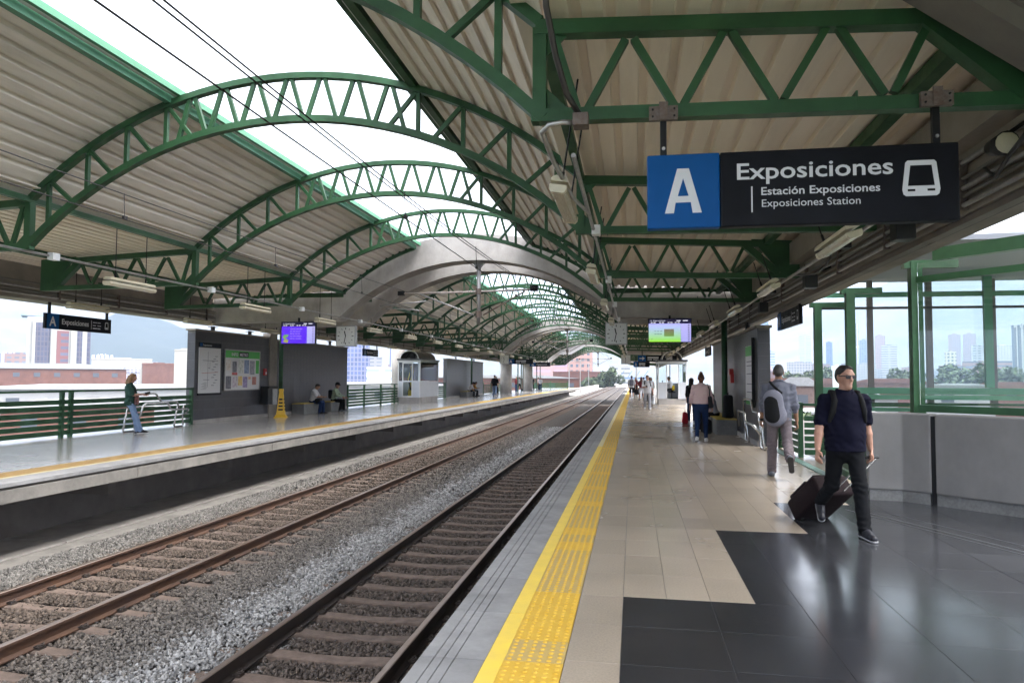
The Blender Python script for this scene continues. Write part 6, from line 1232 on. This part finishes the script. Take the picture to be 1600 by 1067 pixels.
# --- man in grey shirt with backpack on one shoulder
t, J = person('man in grey shirt walking away with a grey and black backpack', (2.30, 12.2), -8, 1.80, dict(legL=(9, 4, 2, 2), legR=(-16, 48, 3, 62), armL=(8, 8, 14, 5), armR=(-4, 8, 12, 5), hyaw=-3, hpitch=2), dict(bulk=1.02, top=dict(mat=GRYS, sleeve=0.68, hem=-0.06, loose=0.022, fold=0.006), bottom=dict(mat=GRYT, tight=0.1), shoe=SHG, sole=SOLD, hair=dict(style='short', color='grey'), face=False, skin=SKIN2), 0.0085)
T = J['T']
fy = J['fwd']; bp = grow('backpack', [(T(0.02, -0.075, -0.20), T(0.27, -0.095, -0.205), 0.165, 0.150, fy, 0.52), (T(0.0, -0.05, -0.20), T(0.02, -0.04, -0.2), 0.15, 0.15, fy, 0.5)], PACKG, t, 0.009, 0.04)
grow('backpack_panel', [(T(0.02, -0.105, -0.262), T(0.22, -0.125, -0.262), 0.118, 0.105, fy, 0.34)], PACK, bp, 0.008, 0.03)
part('backpack_strap', MB().tube([T(0.36, 0.04, -0.17), T(0.42, -0.03, -0.155), T(0.50, -0.11, -0.11), T(0.535, -0.13, -0.02), T(0.45, -0.135, 0.10)], 0.018, 8), PACK, t, True); part('watch', MB().tube([J['wriL'] - J['dirL'] * 0.015, J['wriL'] + J['dirL'] * 0.02], 0.034, 12), BLACKG, t); part('collar', MB().tube([T(0.535, 0.07, 0.02), T(0.555, 0.05, -0.05), T(0.56, 0.0, -0.068), T(0.555, -0.05, -0.05), T(0.535, -0.07, 0.02)], 0.02, 8), GRYS, t, True)
# --- woman in pink
t, J = person('woman in pink top and jeans with a hair bun walking away', (1.66, 18.6), -4, 1.70, dict(legL=(-9, 14, 2, 14), legR=(8, 4, 2, 0), armL=(6, 12, 16, 8), armR=(-5, 12, 22, 10), hyaw=6), dict(fem=True, bulk=1.14, top=dict(mat=PINK, sleeve=0.92, hem=0.03, loose=0.028, fold=0.005), bottom=dict(mat=JEAN, tight=0.9), shoe=SHW, sole=SHW, hair=dict(style='bun', color='auburn'), face=False), 0.010)
T = J['T']; hb = rbox('handbag', T(0.08, 0.225, -0.05), (0.12, 0.30, 0.30), (0, R(-6), 0), PACK, t, 0.045, 0.8); part('bag_strap', MB().tube([T(0.16, 0.21, -0.12), T(0.40, 0.20, -0.12), T(0.53, 0.15, -0.01), T(0.40, 0.20, 0.09), T(0.16, 0.22, 0.05)], 0.013, 6), PACK, t, True)
# --- the others on the right platform
SIT = dict(legL=(86, 84, 6), legR=(84, 92, 6), seat=0.50, armL=(30, 6, 60, 25), armR=(30, 6, 60, 25), lean=12, hpitch=-22)
t, J = person('woman with long black hair and black top standing beyond the pink woman', (2.02, 26.4), -25, 1.60, STAND, dict(fem=True, top=dict(mat=BLK, sleeve=0.9, hem=0.05), bottom=dict(mat=JEAN, tight=0.7), shoe=SHW, hair=dict(style='long', color='black'), face=False), 0.013)
rb = thing('red_bag', 'red shopping bag at the feet of the woman in black', 'bag', (1.78, 26.2, 0)); rbox('bag', (0, 0, 0.2), (0.22, 0.26, 0.40), (0, 0, 0), cloth('red', (0.42, 0.02, 0.03)), rb, 0.05, 0.7); part('bag_handle', MB().tube([(0, -0.06, 0.38), (0, -0.04, 0.48), (0, 0.04, 0.48), (0, 0.06, 0.38)], 0.008, 6), MAR, rb)
t, J = person('seated person with dark hair and a pink jacket on the right bench', (2.42, 22.75), 75, 1.66, SIT, dict(fem=True, top=dict(mat=LTG, sleeve=0.9, hem=0.0), bottom=dict(mat=BLK, tight=0.4), shoe=SHB, sole=SHW, hair=dict(style='bob', color='black'), face=True, skin=SKIN2), 0.012)
T = J['T']; rbox('pink_jacket', T(0.12, 0.02, 0.22), (0.34, 0.26, 0.22), (R(25), 0, R(10)), PINK, t, 0.08); rbox('yellow_ball', T(0.05, 0.20, 0.30), (0.15, 0.15, 0.15), (0, 0, 0), YLV, t, 0.065)
bg_ = thing('black_case', 'tall black bag standing on the right bench against the wall', 'bag', (2.66, 21.5, 0.45)); rbox('body', (0, 0, 0.33), (0.28, 0.40, 0.66), (0, 0, 0), PACK, bg_, 0.07, 0.9); part('handle', MB().tube([(0, -0.08, 0.64), (0, -0.06, 0.72), (0, 0.06, 0.72), (0, 0.08, 0.64)], 0.012, 6), BLACKG, bg_)
bg2 = thing('black_rucksack', 'black rucksack in front of the near right bench', 'bag', (2.05, 21.3, 0)); rbox('body', (0, 0, 0.22), (0.26, 0.32, 0.42), (R(8), 0, R(20)), PACK, bg2, 0.08, 0.8); part('strap', MB().tube([(-0.13, 0.1, 0.40), (-0.2, 0.05, 0.25), (-0.14, 0.0, 0.05)], 0.014, 6), PACK, bg2)
WLK = dict(legL=(14, 6, 2, 0), legR=(-12, 24, 2, 22), armL=(10, 8, 20, 0), armR=(-6, 10, 14, 0))
t, J = person('young man in white tee walking towards the viewer with phone and bag', (0.68, 37.2), 182, 1.76, dict(legL=(10, 4, 2), legR=(-8, 20, 2, 16), armL=(-3, 10, 6, 0), armR=(22, 6, 82, 30), hpitch=-14), dict(top=dict(mat=WHT, sleeve=0.42, hem=-0.1, loose=0.03), bottom=dict(mat=LTG, tight=0.0), shoe=SHW, hair=dict(style='short', color='black'), face=True), 0.013)
T = J['T']
for sd in (-1, 1): part('backpack_strap', MB().tube([T(0.53, sd * 0.12, -0.05), T(0.53, sd * 0.12, 0.03), T(0.43, sd * 0.13, 0.12), T(0.25, sd * 0.165, 0.08)], 0.026, 6), PACK, t, True)
part('phone', MB().bar(J['wriR'] + J['dirR'] * 0.06 + np.array([0, 0, 0.02]), J['wriR'] + J['dirR'] * 0.20 + np.array([0, 0, 0.04]), 0.012, 0.075), BLACKG, t)
pb = J['wriL'] + J['dirL'] * 0.10; rbox('plastic_bag', tuple(pb + np.array([0, 0, -0.27])), (0.20, 0.30, 0.46), (0, 0, 0), mat('white_plastic', (0.62, 0.64, 0.66), 0.4, bump=0.5, bscale=25), t, 0.09, 0.45)
t, J = person('person in white tee and black shorts with grey rucksack walking away', (-0.15, 56.5), 0, 1.82, WLK, dict(top=dict(mat=WHT, sleeve=0.42, hem=-0.08, loose=0.03), bottom=dict(mat=BLK, len=0.5), shoe=SHW, hair=dict(style='short', color='black'), face=False), 0.018); rbox('rucksack', J['T'](0.28, 0, -0.22), (0.32, 0.2, 0.46), (0, 0, 0), PACKG, t, 0.08, 0.85)
sr = thing('stroller', 'dark folding stroller pushed by the person with grey rucksack', 'stroller', (0.25, 57.2, 0)); part('frame', MB().tube([(-0.2, 0, 0.05), (-0.2, -0.3, 1.0)], 0.02, 6).tube([(0.2, 0, 0.05), (0.2, -0.3, 1.0)], 0.02, 6), BLACKG, sr); rbox('seat', (0, 0.05, 0.6), (0.4, 0.4, 0.5), (R(-20), 0, 0), PACK, sr, 0.1)
for x in (-0.22, 0.22):
    for y in (-0.2, 0.35): part('wheel', MB().tube([(x - 0.02, y, 0.09), (x + 0.02, y, 0.09)], 0.09, 10), BLACKG, sr)
person('person in maroon top and white shorts beside the rucksack person', (0.55, 53.5), 10, 1.72, WLK, dict(fem=True, top=dict(mat=MAR, sleeve=0.42, hem=-0.02), bottom=dict(mat=WHT, len=0.42), shoe=SHB, hair=dict(style='long', color='auburn'), face=False), 0.018)
person('person in pink tee behind the young man in white', (1.08, 47.0), 176, 1.66, STAND, dict(fem=True, top=dict(mat=PINK, sleeve=0.45, hem=-0.05), bottom=dict(mat=GRYT, tight=0.3), shoe=SHB, hair=dict(style='long', color='brown')), 0.018)
person('dark haired person in black waiting left of the right booth', (1.05, 51.5), 20, 1.7, STAND, dict(top=dict(mat=BLK, sleeve=0.5), bottom=dict(mat=BLK), shoe=SHB, hair=dict(style='short', color='black'), face=False), 0.02)
t, J = person('booth attendant in white shirt and yellow vest seated in profile', (2.30, 45.4, 0.36), 80, 1.72, dict(legL=(86, 84, 4), legR=(84, 80, 4), seat=0.55, armL=(55, 6, 35, 10), armR=(50, 6, 40, 10), lean=14), dict(top=dict(mat=WHT, sleeve=0.6, hem=0.08, loose=0.02), bottom=dict(mat=BLK), shoe=SHB, hair=dict(style='short', color='black'), skin=SKIN2), 0.015); rbox('yellow_vest', J['T'](0.06, 0, -0.12), (0.38, 0.14, 0.30), (0, 0, 0), YLV, t, 0.06)
ch = thing('office_chair', 'dark chair under the booth attendant', 'chair', (2.30, 45.4, 0.36)); part('seat', MBX(-0.22, 0.22, -0.22, 0.22, 0.36, 0.43), BLACKG, ch, bevel=0.02); part('pedestal', MB().tube([(0, 0, 0.02), (0, 0, 0.36)], 0.03, 8), BLACKG, ch); part('foot', MB().box(-0.25, 0.25, -0.03, 0.03, 0, 0.04).box(-0.03, 0.03, -0.25, 0.25, 0, 0.039), BLACKG, ch)
dk = thing('desk', 'white counter in front of the booth attendant', 'desk', (1.52, 45.1, 0.36)); part('top', MBX(0.0, 0.5, 0, 0.9, 0.72, 0.76), WHITE, dk); part('front', MBX(0.0, 0.03, 0, 0.9, 0, 0.72), WHITE, dk); part('monitor', MBX(0.2, 0.24, 0.2, 0.6, 0.82, 1.1), BLACKG, dk)
# --- left platform
t, J = person('woman in dark green leaning on the steel rail reading a phone', (-13.35, 17.55), -62, 1.66, dict(legL=(14, 2, 3, 0), legR=(22, 4, 3, 0), armL=(24, 4, 72, 18), armR=(20, 4, 78, 22), lean=-4, hpitch=-22), dict(fem=True, bulk=1.0, top=dict(mat=DGR, sleeve=0.44, hem=-0.10, loose=0.03), bottom=dict(mat=LJE, tight=0.1), shoe=SHB, sole=SHW, hair=dict(style='bob', color='blond'), face=True), 0.011)
T = J['T']; part('phone', MB().bar(J['wriR'] + J['dirR'] * 0.07 + np.array([-0.04, 0, 0.02]), J['wriR'] + J['dirR'] * 0.2 + np.array([-0.04, 0, 0.05]), 0.012, 0.075), BLACKG, t); rbox('flowered_bag', T(0.04, 0.06, 0.17), (0.26, 0.10, 0.28), (0, 0, 0), mat('flower_print', (0.02, 0.015, 0.02), 0.7, col2=(0.30, 0.12, 0.10), vscale=22), t, 0.05, 0.8); part('bag_strap', MB().tube([T(0.16, 0.16, 0.14), T(0.36, 0.04, 0.155), T(0.53, -0.11, 0.03)], 0.012, 6), BLACKG, t, True)
SITL = dict(SIT); SITL['hpitch'] = -26
t, J = person('seated man in white tee with black bag on the left bench', (-13.78, 29.7), -82, 1.72, SITL, dict(top=dict(mat=WHT, sleeve=0.44, hem=0.0, loose=0.025), bottom=dict(mat=JEAN), shoe=SHB, hair=dict(style='short', color='black'), skin=SKIN2), 0.013); rbox('lap_bag', J['T'](0.06, 0, 0.26), (0.40, 0.26, 0.26), (R(10), 0, 0), PACK, t, 0.08)
t, J = person('seated man in sage shirt and black cap on the left bench', (-13.78, 31.95), -84, 1.74, dict(SIT, armL=(34, 6, 34, 10), armR=(30, 6, 40, 10), hpitch=-6), dict(top=dict(mat=SAGE, sleeve=0.92, hem=0.0, loose=0.02), bottom=dict(mat=BLK), shoe=SHG, hair=dict(style='short', color='black'), cap=BLK, skin=SKIN2), 0.013); rbox('backpack', J['T'](0.22, 0, -0.2), (0.3, 0.18, 0.42), (0, 0, 0), PACK, t, 0.07)
person('man in black tee and light jeans walking away on the left platform', (-11.75, 61.0), 4, 1.84, WLK, dict(bulk=1.05, top=dict(mat=BLK, sleeve=0.45, hem=-0.08, loose=0.03), bottom=dict(mat=LJE), shoe=SHB, sole=SHW, hair=dict(style='short', color='black'), face=False), 0.016)
person('seated person in white shirt at the far left bench', (-13.75, 60.0), -80, 1.72, dict(SIT, lean=28), dict(top=dict(mat=WHT, sleeve=0.6), bottom=dict(mat=BLK), shoe=SHB, hair=dict(style='short', color='black'), cap=BLK, skin=SKIN2), 0.018)
person('seated person in ochre top beside the far white shirted one', (-13.75, 61.4), -80, 1.70, dict(SIT, lean=20), dict(top=dict(mat=ORG, sleeve=0.6), bottom=dict(mat=BLK), shoe=SHB, hair=dict(style='short', color='black'), skin=SKIN2), 0.018)
for lab, x, y, rz, tm, bm, hst in (('distant person in red top standing by the dark posts', -13.0, 80.5, 150, MAR, JEAN, 'long'), ('distant person in black half hidden by the thick column', -13.9, 73.0, 30, BLK, BLK, 'short'), ('small distant person in black with a bag at the platform end', -13.6, 98.0, 170, BLK, BLK, 'long'), ('distant person in pink leaning on a dark post', -13.0, 99.5, 100, PINK, BLK, 'long')):
    person(lab, (x, y), rz, 1.72, STAND, dict(fem=hst == 'long', top=dict(mat=tm, sleeve=0.6), bottom=dict(mat=bm), shoe=SHB, hair=dict(style=hst, color='black'), face=False, skin=SKIN2), 0.022)
for lab, x, y, rz, tm, bm, hst in (('far person in white walking away past the arrow sign', 0.9, 66.0, 5, WHT, JEAN, 'short'), ('far person in maroon deep on the right platform', 0.2, 74.0, 170, MAR, BLK, 'long'), ('far person in black deep on the right platform edge', 1.5, 80.0, 20, BLK, GRYT, 'short'), ('far person in grey between the left concrete columns', -13.2, 84.0, 60, LTG, BLK, 'short'), ('far person in white walking at the left platform end', -11.5, 90.0, 185, WHT, JEAN, 'short')):
    person(lab, (x, y), rz, 1.74, WLK, dict(fem=hst == 'long', top=dict(mat=tm, sleeve=0.6), bottom=dict(mat=bm), shoe=SHB, hair=dict(style=hst, color='black'), face=False, skin=SKIN2), 0.024)
bpy.data.scenes.remove(TMP)
